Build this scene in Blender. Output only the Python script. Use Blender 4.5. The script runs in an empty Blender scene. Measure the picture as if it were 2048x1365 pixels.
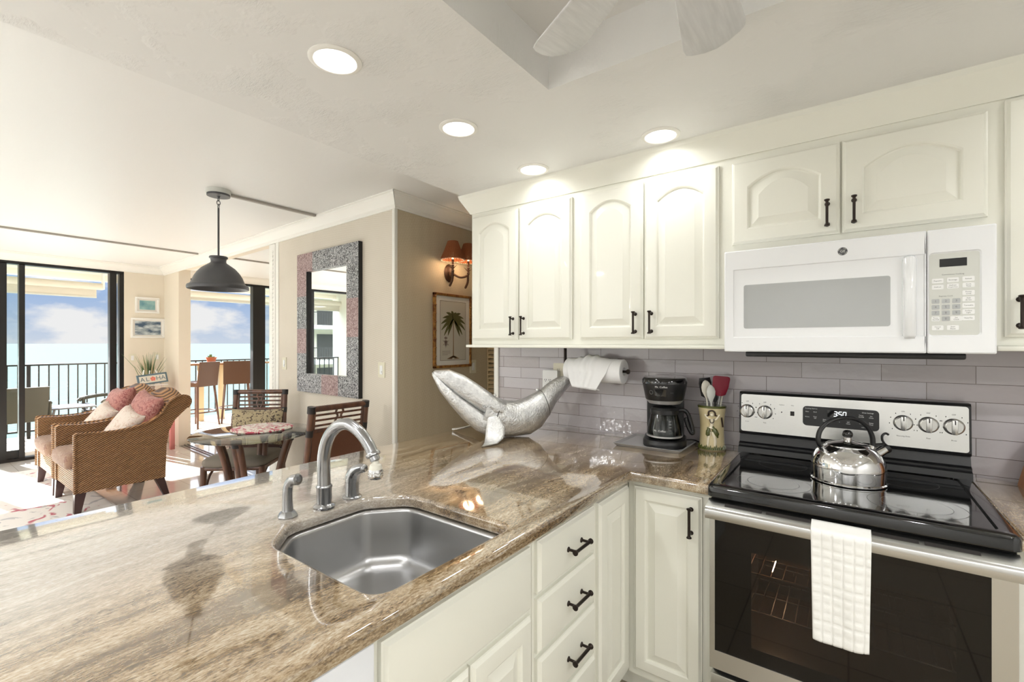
import bpy, bmesh, math, random
from mathutils import Vector, Matrix

random.seed(7)
SC = bpy.context.scene
COL = SC.collection
PI = math.pi

# ------------------------------------------------------------------ camera
cam_d = bpy.data.cameras.new('camera')
cam = bpy.data.objects.new('camera', cam_d)
COL.objects.link(cam)
cam_d.sensor_width = 36.0
cam_d.lens = 924 / 2048 * 36.0
cam_d.shift_y = 4.5 / 2048
cam_d.clip_start = 0.02
cam_d.clip_end = 30000
cam.location = (0, 0, 1.42)
cam.rotation_euler = (PI / 2, 0, math.radians(36.07))
SC.camera = cam

# ------------------------------------------------------------------ exposure
SC.view_settings.view_transform = 'Standard'
SC.view_settings.look = 'None'
SC.view_settings.exposure = 0.58
SC.view_settings.gamma = 1.0
SC.view_settings.use_curve_mapping = False


def srgb(r, g, b):
    f = lambda v: (v / 255 / 12.92) if v / 255 <= 0.04045 else ((v / 255 + 0.055) / 1.055) ** 2.4
    return (f(r), f(g), f(b), 1.0)


# ------------------------------------------------------------------ sky
SKY_LOW, SKY_HIGH = 0.6, 6.0


def make_world():
    w = bpy.data.worlds.new('sky')
    SC.world = w
    w.use_nodes = True
    nt = w.node_tree
    nt.nodes.clear()
    N, L = nt.nodes.new, nt.links.new
    out = N('ShaderNodeOutputWorld')
    bg = N('ShaderNodeBackground')
    tc = N('ShaderNodeTexCoord')
    sep = N('ShaderNodeSeparateXYZ')
    L(tc.outputs['Generated'], sep.inputs[0])
    ramp = N('ShaderNodeValToRGB')
    e = ramp.color_ramp.elements
    e[0].position = 0.0
    e[0].color = srgb(214, 225, 240)
    e[1].position = 0.075
    e[1].color = srgb(172, 198, 236)
    L(sep.outputs['Z'], ramp.inputs[0])
    # clouds on a flat layer: project the direction up
    mp = N('ShaderNodeMapping')
    mp.inputs['Scale'].default_value = (1.0, 1.0, 2.3)
    mp.inputs['Location'].default_value = (0.3, 0.55, 0.2)
    L(tc.outputs['Generated'], mp.inputs[0])
    nz = N('ShaderNodeTexNoise')
    nz.inputs['Scale'].default_value = 10.0
    nz.inputs['Detail'].default_value = 9
    nz.inputs['Roughness'].default_value = 0.52
    L(mp.outputs[0], nz.inputs['Vector'])
    cr = N('ShaderNodeValToRGB')
    cr.color_ramp.elements[0].position = 0.44
    cr.color_ramp.elements[1].position = 0.58
    L(nz.outputs[0], cr.inputs[0])
    mix = N('ShaderNodeMix')
    mix.data_type = 'RGBA'
    L(cr.outputs[0], mix.inputs[0])
    L(ramp.outputs[0], mix.inputs[6])
    mix.inputs[7].default_value = srgb(250, 250, 250)
    L(mix.outputs[2], bg.inputs['Color'])
    # the sky is much brighter above the roof line than at the hazy horizon
    br = N('ShaderNodeMapRange')
    br.interpolation_type = 'SMOOTHSTEP'
    br.inputs['From Min'].default_value = 0.07
    br.inputs['From Max'].default_value = 0.42
    br.inputs['To Min'].default_value = SKY_LOW
    br.inputs['To Max'].default_value = SKY_HIGH
    L(sep.outputs['Z'], br.inputs['Value'])
    L(br.outputs[0], bg.inputs['Strength'])
    L(bg.outputs[0], out.inputs['Surface'])


make_world()


def add_light(name, kind, loc, energy, color=(1, 1, 1), size=0.1, direction=(0, 0, -1), angle=None, shape='DISK', spread=None):
    d = bpy.data.lights.new(name, kind)
    d.energy = energy
    d.color = color
    if kind == 'AREA':
        d.shape = shape
        d.size = size
        if spread:
            d.spread = spread
    elif kind == 'POINT':
        d.shadow_soft_size = size
    elif kind == 'SUN':
        d.angle = angle
    o = bpy.data.objects.new(name, d)
    COL.objects.link(o)
    o.location = loc
    o.rotation_euler = Vector(direction).to_track_quat('-Z', 'Y').to_euler()
    return o


add_light('sun', 'SUN', (-20, -8, 18), 26.0, (1.0, 0.985, 0.96), direction=(0.88, 0.16, -0.44), angle=0.01)

# strength of the downlights and added fill lamps at the dropped ceiling
CAN_POWER = 1.1        # over the cabinets and sink
FILL_POWER_ROOM = 9.5  # unseen lamps added to brighten the kitchen
CAN_COLOR = (0.965, 0.975, 0.98)

# ================================================================== materials
MATS = {}


def M(name, col, rough=0.5, metal=0.0, spec=0.5, coat=0.0, coat_ior=1.5, var=None, bump=None, emit=None, ior=None, sheen=0.0, trans=0.0, aniso=0.0):
    """var=(scale, colour2, contrast, stretch); bump=(kind, scale, strength, distance, stretch)"""
    m = bpy.data.materials.new(name)
    MATS[name] = m
    m.use_nodes = True
    nt = m.node_tree
    N, L = nt.nodes.new, nt.links.new
    b = nt.nodes['Principled BSDF']
    b.inputs['Base Color'].default_value = col
    b.inputs['Roughness'].default_value = rough
    b.inputs['Metallic'].default_value = metal
    b.inputs['Specular IOR Level'].default_value = spec
    b.inputs['Coat Weight'].default_value = coat
    b.inputs['Coat IOR'].default_value = coat_ior
    b.inputs['Coat Roughness'].default_value = 0.04
    b.inputs['Sheen Weight'].default_value = sheen
    b.inputs['Transmission Weight'].default_value = trans
    b.inputs['Anisotropic'].default_value = aniso
    if ior:
        b.inputs['IOR'].default_value = ior
    if emit:
        b.inputs['Emission Color'].default_value = emit[0]
        b.inputs['Emission Strength'].default_value = emit[1]
    tc = N('ShaderNodeTexCoord')
    if var:
        mp = N('ShaderNodeMapping')
        mp.inputs['Scale'].default_value = var[3] if len(var) > 3 else (1, 1, 1)
        L(tc.outputs['Object'], mp.inputs[0])
        nz = N('ShaderNodeTexNoise')
        nz.inputs['Scale'].default_value = var[0]
        nz.inputs['Detail'].default_value = 5
        L(mp.outputs[0], nz.inputs['Vector'])
        cr = N('ShaderNodeValToRGB')
        k = var[2]
        cr.color_ramp.elements[0].position = 0.5 - 0.25 * (1 - k) - 0.01
        cr.color_ramp.elements[1].position = 0.5 + 0.25 * (1 - k) + 0.01
        cr.color_ramp.elements[0].color = col
        cr.color_ramp.elements[1].color = var[1]
        L(nz.outputs[0], cr.inputs[0])
        L(cr.outputs[0], b.inputs['Base Color'])
    if bump:
        mp = N('ShaderNodeMapping')
        mp.inputs['Scale'].default_value = bump[4] if len(bump) > 4 else (1, 1, 1)
        L(tc.outputs['Object'], mp.inputs[0])
        if bump[0] == 'noise':
            t = N('ShaderNodeTexNoise')
            t.inputs['Scale'].default_value = bump[1]
            t.inputs['Detail'].default_value = 4
            o = t.outputs[0]
        elif bump[0] == 'voronoi':
            t = N('ShaderNodeTexVoronoi')
            t.inputs['Scale'].default_value = bump[1]
            o = t.outputs['Distance']
        else:
            t = N('ShaderNodeTexWave')
            t.wave_type = 'BANDS'
            t.bands_direction = 'DIAGONAL' if bump[0] == 'diag' else 'X'
            t.inputs['Scale'].default_value = bump[1]
            t.inputs['Distortion'].default_value = 1.0
            o = t.outputs['Fac']
        L(mp.outputs[0], t.inputs['Vector'])
        bp = N('ShaderNodeBump')
        bp.inputs['Strength'].default_value = bump[2]
        bp.inputs['Distance'].default_value = bump[3]
        L(o, bp.inputs['Height'])
        L(bp.outputs[0], b.inputs['Normal'])
    return m


def nodes_of(m):
    nt = m.node_tree
    return nt, nt.nodes.new, nt.links.new, nt.nodes['Principled BSDF']


def ramp_node(nt, stops):
    cr = nt.nodes.new('ShaderNodeValToRGB')
    el = cr.color_ramp.elements
    el[0].position, el[0].color = stops[0]
    el[1].position, el[1].color = stops[-1]
    for p, c in stops[1:-1]:
        x = el.new(p)
        x.color = c
    return cr


cream = M('cream_paint', srgb(236, 235, 223), 0.32, coat=0.15)
cream_wall = M('cream_wall_paint', srgb(232, 222, 204), 0.6)
white_wall = M('white_wall_paint', srgb(232, 232, 230), 0.6)
white_trim = M('white_trim_paint', srgb(245, 243, 236), 0.4)
ceiling_flat = M('smooth_ceiling_paint', srgb(240, 239, 236), 0.42, bump=('noise', 6, 0.08, 0.01, (1, 3, 1)))
conduit_m = M('conduit_paint', srgb(172, 166, 156), 0.55)
bronze = M('oil_rubbed_bronze', srgb(52, 44, 40), 0.38, 0.75)
black_gloss = M('black_gloss', srgb(10, 10, 11), 0.08, coat=0.5)
black_satin = M('black_satin_plastic', srgb(24, 24, 25), 0.38)
black_frame = M('black_aluminium', srgb(16, 16, 17), 0.4)
white_gloss = M('white_appliance_enamel', srgb(240, 241, 242), 0.13, coat=0.4)
white_gray = M('white_gray_panel', srgb(214, 215, 208), 0.3)
ivory = M('ivory_plastic', srgb(228, 222, 200), 0.35)
white_plastic = M('white_plastic', srgb(242, 242, 240), 0.3)
dark_slot = M('dark_slot', srgb(40, 36, 34), 0.6)
print_gray = M('gray_print', srgb(96, 96, 94), 0.6)
print_white = M('white_print', srgb(232, 232, 230), 0.6)
chrome = M('polished_chrome', srgb(225, 225, 226), 0.05, 1.0)
nickel = M('brushed_nickel', srgb(172, 173, 175), 0.22, 1.0)
steel_sink = M('satin_sink_steel', srgb(182, 182, 182), 0.32, 1.0, bump=('noise', 90, 0.03, 0.002, (1, 12, 1)))
steel = M('brushed_steel', srgb(206, 206, 204), 0.27, 1.0, bump=('noise', 60, 0.05, 0.002, (0.05, 1, 8)))
charcoal = M('charcoal_metal', srgb(86, 86, 88), 0.42, 0.3)
silver_leaf = M('hammered_silver_leaf', srgb(228, 228, 226), 0.34, 0.85, bump=('noise', 105, 0.7, 0.005), var=(40, srgb(196, 196, 196), 0.2))
louver = M('louver_paint', srgb(206, 186, 148), 0.5)
dark_wood = M('dark_rattan_wood', srgb(74, 48, 38), 0.35, var=(30, srgb(112, 74, 54), 0.4, (1, 1, 0.15)), coat=0.2)
espresso = M('espresso_wood', srgb(66, 42, 40), 0.35)
black_wrap = M('black_rattan_wrap', srgb(34, 30, 30), 0.45)
taupe = M('taupe_seat_fabric', srgb(126, 117, 106), 0.85)
teak = M('teak_wood', srgb(152, 104, 62), 0.5, var=(20, srgb(122, 80, 46), 0.3, (1, 1, 0.2)))
resin_wicker = M('brown_resin_weave', srgb(86, 54, 30), 0.55, bump=('noise', 120, 0.4, 0.004))
patio_dark = M('dark_patio_plastic', srgb(72, 70, 60), 0.5)
patio_floor_m = M('balcony_floor_finish', srgb(206, 192, 172), 0.5, var=(3, srgb(168, 150, 128), 0.3))
terracotta = M('terracotta', srgb(166, 92, 60), 0.7)
leaf = M('leaf_green', srgb(86, 112, 58), 0.55)
grass_green = M('reed_green', srgb(104, 132, 88), 0.6)
shade_fabric = M('roller_shade_fabric', srgb(222, 216, 204), 0.8)
soffit_ext = M('exterior_stucco', srgb(232, 226, 214), 0.8)
amber_shade = M('reed_shade', srgb(150, 86, 48), 0.6)
dark_bronze_arm = M('bamboo_bronze', srgb(82, 56, 40), 0.45, 0.4)
glow = M('lit_lens', srgb(255, 252, 245), 0.4, emit=((1.0, 0.98, 0.94, 1), 3.0))
warm_bulb = M('lit_bulb', srgb(255, 230, 190), 0.4, emit=((1.0, 0.72, 0.4, 1), 1.6))
led_white = M('lit_digits', srgb(240, 245, 250), 0.4, emit=((0.9, 0.96, 1.0, 1), 1.3))
pinkpaint = M('pink_painted_wood', srgb(206, 128, 124), 0.5)
paper_m = M('paper_towel', srgb(246, 246, 246), 0.9, bump=('noise', 80, 0.15, 0.003))
towel_m = M('terry_towel', srgb(238, 237, 232), 0.95, sheen=0.3, bump=('noise', 400, 0.3, 0.002))
red_silicone = M('red_silicone', srgb(134, 16, 44), 0.4)
bone = M('bone_white', srgb(226, 222, 208), 0.4)
ceramic = M('cream_ceramic', srgb(214, 200, 160), 0.2, coat=0.6, var=(9, srgb(192, 174, 128), 0.2))
ceramic_green = M('green_glaze', srgb(84, 88, 40), 0.22, coat=0.5)
ceramic_dark = M('brown_glaze', srgb(58, 42, 30), 0.3)
ceramic_light = M('pale_glaze', srgb(232, 222, 196), 0.2, coat=0.5)
knife_wood = M('knife_block_wood', srgb(176, 116, 66), 0.45, var=(18, srgb(150, 92, 48), 0.3, (0.3, 1, 1)))
pewter = M('pewter_tray', srgb(196, 196, 196), 0.35, 0.6)
mat_board = M('white_mat_board', srgb(232, 228, 220), 0.8)
print_paper = M('aged_print_paper', srgb(206, 200, 186), 0.8)
palm_ink = M('palm_green_ink', srgb(96, 94, 52), 0.8)
trunk_ink = M('palm_brown_ink', srgb(140, 112, 82), 0.8)
crest_ink = M('crest_ink', srgb(104, 84, 76), 0.8)
line_ink = M('border_ink', srgb(112, 90, 72), 0.8)
bamboo_frame = M('bamboo_frame', srgb(120, 72, 40), 0.35, 0.3, var=(26, srgb(186, 138, 74), 0.5, (1, 1, 1)))
white_frame = M('white_frame_wood', srgb(238, 236, 230), 0.5)
sea_print = M('sea_print', srgb(160, 196, 190), 0.8, var=(9, srgb(104, 148, 158), 0.3))
wave_print = M('wave_print', srgb(206, 214, 214), 0.8, var=(8, srgb(72, 92, 112), 0.5, (1, 1, 3)))
sign_blue = M('sign_blue', srgb(96, 118, 128), 0.6)
sign_cream = M('sign_cream', srgb(224, 220, 206), 0.7)
hibiscus = M('hibiscus_pink', srgb(228, 132, 112), 0.7)
oven_inside = M('oven_enamel', srgb(70, 54, 42), 0.35)
fan_white = M('fan_blade_white', srgb(226, 226, 226), 0.42, var=(20, srgb(214, 214, 214), 0.3, (5, 0.5, 1)))
dishwasher_white = M('dishwasher_white', srgb(236, 238, 242), 0.2)
far_paint = M('neighbour_building_paint', srgb(226, 214, 190), 0.8)
far_slab = M('neighbour_slab', srgb(236, 230, 218), 0.8)
far_dark = M('neighbour_window', srgb(70, 66, 60), 0.3)
tile_floor_m = M('kitchen_floor_tile', srgb(158, 142, 116), 0.35, var=(4, srgb(138, 120, 94), 0.2))

# ---- textured ceiling plaster (knock-down patches)
plaster = M('knockdown_plaster', srgb(236, 235, 232), 0.55)
nt, N, L, B = nodes_of(plaster)
tc = N('ShaderNodeTexCoord')
mp = N('ShaderNodeMapping')
mp.inputs['Scale'].default_value = (1.6, 5.0, 1.0)
mp.inputs['Rotation'].default_value = (0, 0, 0.7)
L(tc.outputs['Object'], mp.inputs[0])
n1 = N('ShaderNodeTexNoise')
n1.inputs['Scale'].default_value = 20
n1.inputs['Detail'].default_value = 8
n1.inputs['Roughness'].default_value = 0.65
L(mp.outputs[0], n1.inputs['Vector'])
n2 = N('ShaderNodeTexNoise')
n2.inputs['Scale'].default_value = 5
n2.inputs['Detail'].default_value = 4
L(tc.outputs['Object'], n2.inputs['Vector'])
c2 = ramp_node(nt, [(0.5, (0, 0, 0, 1)), (0.72, (1, 1, 1, 1))])
L(n2.outputs[0], c2.inputs[0])
mu = N('ShaderNodeMath')
mu.operation = 'MULTIPLY'
L(n1.outputs[0], mu.inputs[0])
L(c2.outputs[0], mu.inputs[1])
bp = N('ShaderNodeBump')
bp.inputs['Strength'].default_value = 0.6
bp.inputs['Distance'].default_value = 0.014
L(mu.outputs[0], bp.inputs['Height'])
L(bp.outputs[0], B.inputs['Normal'])

# ---- granite
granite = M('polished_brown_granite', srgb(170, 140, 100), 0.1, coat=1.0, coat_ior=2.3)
nt, N, L, B = nodes_of(granite)
tc = N('ShaderNodeTexCoord')
d0 = N('ShaderNodeTexNoise')
d0.inputs['Scale'].default_value = 1.9
d0.inputs['Detail'].default_value = 3
L(tc.outputs['Object'], d0.inputs['Vector'])
dm = N('ShaderNodeVectorMath')
dm.operation = 'MULTIPLY_ADD'
dm.inputs[1].default_value = (0.16, 0.12, 0)
L(d0.outputs['Color'], dm.inputs[0])
L(tc.outputs['Object'], dm.inputs[2])
mp = N('ShaderNodeMapping')
mp.inputs['Rotation'].default_value = (0, 0, 0.1)
mp.inputs['Scale'].default_value = (1.0, 0.11, 1.0)
L(dm.outputs[0], mp.inputs[0])
v1 = N('ShaderNodeTexNoise')
v1.inputs['Scale'].default_value = 24
v1.inputs['Detail'].default_value = 7
v1.inputs['Roughness'].default_value = 0.62
L(mp.outputs[0], v1.inputs['Vector'])
mp2 = N('ShaderNodeMapping')
mp2.inputs['Scale'].default_value = (1.0, 0.28, 1.0)
L(dm.outputs[0], mp2.inputs[0])
v2 = N('ShaderNodeTexNoise')
v2.inputs['Scale'].default_value = 280
v2.inputs['Detail'].default_value = 5
v2.inputs['Roughness'].default_value = 0.7
L(mp2.outputs[0], v2.inputs['Vector'])
mx = N('ShaderNodeMix')
mx.data_type = 'FLOAT'
mx.inputs[0].default_value = 0.58
L(v1.outputs[0], mx.inputs[2])
L(v2.outputs[0], mx.inputs[3])
cr = ramp_node(nt, [(0.36, srgb(62, 48, 36)), (0.43, srgb(110, 88, 62)), (0.49, srgb(150, 126, 94)), (0.55, srgb(176, 156, 126)), (0.64, srgb(206, 194, 172))])
L(mx.outputs[0], cr.inputs[0])
# grey veins
v3 = N('ShaderNodeTexNoise')
v3.inputs['Scale'].default_value = 5
v3.inputs['Detail'].default_value = 4
L(mp.outputs[0], v3.inputs['Vector'])
c3 = ramp_node(nt, [(0.53, (0, 0, 0, 1)), (0.66, (1, 1, 1, 1))])
L(v3.outputs[0], c3.inputs[0])
mg = N('ShaderNodeMix')
mg.data_type = 'RGBA'
mg.blend_type = 'MULTIPLY'
ms = N('ShaderNodeMath')
ms.operation = 'MULTIPLY'
ms.inputs[1].default_value = 0.7
L(c3.outputs[0], ms.inputs[0])
L(ms.outputs[0], mg.inputs[0])
L(cr.outputs[0], mg.inputs[6])
mg.inputs[7].default_value = srgb(150, 146, 150)
# base colour mixed to a paler grey-beige towards the living-room end
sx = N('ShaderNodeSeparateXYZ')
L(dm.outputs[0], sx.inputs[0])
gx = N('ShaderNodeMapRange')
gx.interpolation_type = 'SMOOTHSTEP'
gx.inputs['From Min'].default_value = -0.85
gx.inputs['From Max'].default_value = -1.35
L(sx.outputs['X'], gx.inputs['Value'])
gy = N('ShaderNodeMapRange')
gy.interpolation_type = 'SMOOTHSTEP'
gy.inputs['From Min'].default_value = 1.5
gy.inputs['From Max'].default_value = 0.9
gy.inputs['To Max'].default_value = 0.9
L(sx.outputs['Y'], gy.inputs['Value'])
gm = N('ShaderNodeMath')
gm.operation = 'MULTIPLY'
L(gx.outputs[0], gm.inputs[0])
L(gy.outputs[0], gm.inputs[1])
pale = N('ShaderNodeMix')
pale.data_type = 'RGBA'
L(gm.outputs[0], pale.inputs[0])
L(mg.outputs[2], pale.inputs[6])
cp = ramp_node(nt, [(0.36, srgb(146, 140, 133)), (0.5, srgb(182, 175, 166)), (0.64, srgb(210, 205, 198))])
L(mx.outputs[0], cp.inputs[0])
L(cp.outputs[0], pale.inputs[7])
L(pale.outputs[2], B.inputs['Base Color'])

# ---- glazed wall tile
tile_m = M('glazed_mauve_tile', srgb(186, 176, 172), 0.1, coat=0.6)
nt, N, L, B = nodes_of(tile_m)
tc = N('ShaderNodeTexCoord')
sp = N('ShaderNodeSeparateXYZ')
L(tc.outputs['Object'], sp.inputs[0])
ax = N('ShaderNodeMath')
ax.operation = 'ADD'
ax.inputs[1].default_value = 1.692 - 0.1385 + 0.277 * 20
L(sp.outputs['X'], ax.inputs[0])
az = N('ShaderNodeMath')
az.operation = 'ADD'
az.inputs[1].default_value = -1.334 + 0.0675 * 40
L(sp.outputs['Z'], az.inputs[0])
cb = N('ShaderNodeCombineXYZ')
L(ax.outputs[0], cb.inputs['X'])
L(az.outputs[0], cb.inputs['Y'])
bk = N('ShaderNodeTexBrick')
bk.inputs['Color1'].default_value = srgb(192, 187, 191)
bk.inputs['Color2'].default_value = srgb(176, 168, 169)
bk.inputs['Mortar'].default_value = srgb(104, 94, 88)
bk.inputs['Scale'].default_value = 1
bk.inputs['Mortar Size'].default_value = 0.0011
bk.inputs['Mortar Smooth'].default_value = 0.1
bk.inputs['Brick Width'].default_value = 0.277
bk.inputs['Row Height'].default_value = 0.0675
L(cb.outputs[0], bk.inputs['Vector'])
L(bk.outputs['Color'], B.inputs['Base Color'])
wv = N('ShaderNodeTexNoise')
wv.inputs['Scale'].default_value = 26
wv.inputs['Detail'].default_value = 2
L(tc.outputs['Object'], wv.inputs['Vector'])
sb = N('ShaderNodeMath')
sb.operation = 'MULTIPLY_ADD'
sb.inputs[1].default_value = -0.6
L(bk.outputs['Fac'], sb.inputs[0])
L(wv.outputs[0], sb.inputs[2])
bp = N('ShaderNodeBump')
bp.inputs['Strength'].default_value = 0.28
bp.inputs['Distance'].default_value = 0.006
L(sb.outputs[0], bp.inputs['Height'])
L(bp.outputs[0], B.inputs['Normal'])
L(bp.outputs[0], B.inputs['Coat Normal'])


def weave_wall(name, ca, cb_, scale, strength):
    m = M(name, ca, 0.75)
    nt, N, L, B = nodes_of(m)
    tc = N('ShaderNodeTexCoord')
    w = N('ShaderNodeTexChecker')
    w.inputs['Scale'].default_value = scale
    w.inputs['Color1'].default_value = ca
    w.inputs['Color2'].default_value = cb_
    mp = N('ShaderNodeMapping')
    mp.inputs['Rotation'].default_value = (0.78, 0.78, 0.6)
    L(tc.outputs['Object'], mp.inputs[0])
    L(mp.outputs[0], w.inputs['Vector'])
    nz = N('ShaderNodeTexNoise')
    nz.inputs['Scale'].default_value = 3
    L(tc.outputs['Object'], nz.inputs['Vector'])
    mx = N('ShaderNodeMix')
    mx.data_type = 'RGBA'
    L(nz.outputs[0], mx.inputs[0])
    L(w.outputs['Color'], mx.inputs[6])
    mx.inputs[7].default_value = ca
    L(mx.outputs[2], B.inputs['Base Color'])
    bp = N('ShaderNodeBump')
    bp.inputs['Strength'].default_value = strength
    bp.inputs['Distance'].default_value = 0.003
    L(w.outputs['Fac'], bp.inputs['Height'])
    L(bp.outputs[0], B.inputs['Normal'])
    return m


grasscloth = weave_wall('woven_wallcovering', srgb(226, 218, 204), srgb(198, 186, 168), 130, 0.25)
tan_wall = weave_wall('tan_textured_wallcovering', srgb(204, 190, 164), srgb(196, 180, 152), 60, 0.08)

# ---- wicker
wicker = M('natural_wicker', srgb(168, 118, 72), 0.5)
nt, N, L, B = nodes_of(wicker)
tc = N('ShaderNodeTexCoord')
mp = N('ShaderNodeMapping')
mp.inputs['Rotation'].default_value = (-0.5, 0, 0)
L(tc.outputs['Object'], mp.inputs[0])
wv = N('ShaderNodeTexWave')
wv.bands_direction = 'Z'
wv.inputs['Scale'].default_value = 21
wv.inputs['Distortion'].default_value = 0.8
wv.inputs['Detail Scale'].default_value = 6
L(mp.outputs[0], wv.inputs['Vector'])
cr = ramp_node(nt, [(0.05, srgb(78, 50, 32)), (0.45, srgb(156, 110, 68)), (1.0, srgb(190, 144, 98))])
L(wv.outputs['Fac'], cr.inputs[0])
L(cr.outputs[0], B.inputs['Base Color'])
bp = N('ShaderNodeBump')
bp.inputs['Strength'].default_value = 0.9
bp.inputs['Distance'].default_value = 0.008
L(wv.outputs['Fac'], bp.inputs['Height'])
L(bp.outputs[0], B.inputs['Normal'])


def floral(name, base, inks, scale, thr=0.5):
    m = M(name, base, 0.9, sheen=0.2)
    nt, N, L, B = nodes_of(m)
    tc = N('ShaderNodeTexCoord')
    prev = None
    for i, (ink, th) in enumerate(inks):
        nz = N('ShaderNodeTexNoise')
        nz.noise_dimensions = '3D'
        nz.inputs['Scale'].default_value = scale * (1 + 0.35 * i)
        nz.inputs['Detail'].default_value = 2.5
        nz.inputs['Distortion'].default_value = 2.2 + i
        L(tc.outputs['Object'], nz.inputs['Vector'])
        cr = ramp_node(nt, [(th, (0, 0, 0, 1)), (th + 0.03, (1, 1, 1, 1))])
        L(nz.outputs[0], cr.inputs[0])
        mx = N('ShaderNodeMix')
        mx.data_type = 'RGBA'
        L(cr.outputs[0], mx.inputs[0])
        if prev is None:
            mx.inputs[6].default_value = base
        else:
            L(prev, mx.inputs[6])
        mx.inputs[7].default_value = ink
        prev = mx.outputs[2]
    L(prev, B.inputs['Base Color'])
    return m


damask = floral('scrolled_damask', srgb(176, 160, 128), [(srgb(84, 70, 60), 0.56)], 26)
pink_floral = floral('pink_floral_fabric', srgb(182, 124, 116), [(srgb(152, 90, 88), 0.53), (srgb(198, 152, 142), 0.6)], 19)
cream_floral = floral('cream_floral_fabric', srgb(222, 208, 196), [(srgb(204, 180, 162), 0.56), (srgb(214, 180, 172), 0.61)], 20)
seat_floral = floral('faded_seat_fabric', srgb(150, 118, 98), [(srgb(132, 94, 80), 0.56), (srgb(168, 146, 128), 0.6)], 16)
rug_m = floral('white_rug_red_branches', srgb(228, 222, 216), [(srgb(182, 80, 96), 0.63), (srgb(186, 182, 182), 0.62)], 2.6)
nook_rug_m = floral('floral_rug', srgb(214, 200, 182), [(srgb(120, 96, 80), 0.52), (srgb(190, 96, 96), 0.6)], 4)
coral_m = floral('coral_print', srgb(236, 226, 214), [(srgb(196, 72, 92), 0.53), (srgb(90, 80, 78), 0.66)], 15)

# ---- embossed mirror frame, one per patch colour
def embossed(name, dark, light):
    m = M(name, dark, 0.35, 0.55)
    nt, N, L, B = nodes_of(m)
    tc = N('ShaderNodeTexCoord')
    nz = N('ShaderNodeTexNoise')
    nz.inputs['Scale'].default_value = 36
    nz.inputs['Detail'].default_value = 1.5
    nz.inputs['Distortion'].default_value = 4
    L(tc.outputs['Object'], nz.inputs['Vector'])
    cr = ramp_node(nt, [(0.49, dark), (0.54, light)])
    L(nz.outputs[0], cr.inputs[0])
    L(cr.outputs[0], B.inputs['Base Color'])
    bp = N('ShaderNodeBump')
    bp.inputs['Strength'].default_value = 0.7
    bp.inputs['Distance'].default_value = 0.006
    L(nz.outputs[0], bp.inputs['Height'])
    L(bp.outputs[0], B.inputs['Normal'])
    return m


emb_dark = embossed('embossed_pewter', srgb(62, 62, 66), srgb(196, 196, 198))
emb_rose = embossed('embossed_rose', srgb(128, 100, 100), srgb(190, 166, 164))
mirror_m = M('mirror_silver', (0.93, 0.93, 0.93, 1), 0.01, 1.0)

# ---- living floor: pale polished stone tile
marble = M('pale_polished_tile', srgb(226, 220, 214), 0.09, coat=0.5)
nt, N, L, B = nodes_of(marble)
tc = N('ShaderNodeTexCoord')
bk = N('ShaderNodeTexBrick')
bk.offset = 0.0
bk.inputs['Color1'].default_value = srgb(226, 220, 212)
bk.inputs['Color2'].default_value = srgb(214, 206, 198)
bk.inputs['Mortar'].default_value = srgb(186, 178, 168)
bk.inputs['Scale'].default_value = 1
bk.inputs['Mortar Size'].default_value = 0.003
bk.inputs['Brick Width'].default_value = 0.46
bk.inputs['Row Height'].default_value = 0.46
L(tc.outputs['Object'], bk.inputs['Vector'])
L(bk.outputs['Color'], B.inputs['Base Color'])

# ---- kitchen floor grout
nt, N, L, B = nodes_of(tile_floor_m)
tc = N('ShaderNodeTexCoord')
bk = N('ShaderNodeTexBrick')
bk.offset = 0.0
bk.inputs['Color1'].default_value = srgb(170, 158, 138)
bk.inputs['Color2'].default_value = srgb(158, 145, 124)
bk.inputs['Mortar'].default_value = srgb(112, 98, 80)
bk.inputs['Scale'].default_value = 1
bk.inputs['Mortar Size'].default_value = 0.004
bk.inputs['Brick Width'].default_value = 0.45
bk.inputs['Row Height'].default_value = 0.45
L(tc.outputs['Object'], bk.inputs['Vector'])
L(bk.outputs['Color'], B.inputs['Base Color'])

# ---- sea
sea = bpy.data.materials.new('sea_water')
sea.use_nodes = True
nt = sea.node_tree
nt.nodes.clear()
N, L = nt.nodes.new, nt.links.new
tc = N('ShaderNodeTexCoord')
mp = N('ShaderNodeMapping')
mp.inputs['Scale'].default_value = (1, 0.45, 1)
L(tc.outputs['Object'], mp.inputs[0])
nz = N('ShaderNodeTexNoise')
nz.inputs['Scale'].default_value = 0.5
nz.inputs['Detail'].default_value = 6
L(mp.outputs[0], nz.inputs['Vector'])
bp = N('ShaderNodeBump')
bp.inputs['Strength'].default_value = 1.0
bp.inputs['Distance'].default_value = 0.8
L(nz.outputs[0], bp.inputs['Height'])
df = N('ShaderNodeBsdfDiffuse')
df.inputs['Color'].default_value = srgb(74, 88, 83)
L(bp.outputs[0], df.inputs['Normal'])
gl = N('ShaderNodeBsdfGlossy')
gl.inputs['Roughness'].default_value = 0.3
L(bp.outputs[0], gl.inputs['Normal'])
mx = N('ShaderNodeMixShader')
mx.inputs[0].default_value = 0.035
L(df.outputs[0], mx.inputs[1])
L(gl.outputs[0], mx.inputs[2])
out = N('ShaderNodeOutputMaterial')
L(mx.outputs[0], out.inputs['Surface'])


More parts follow.
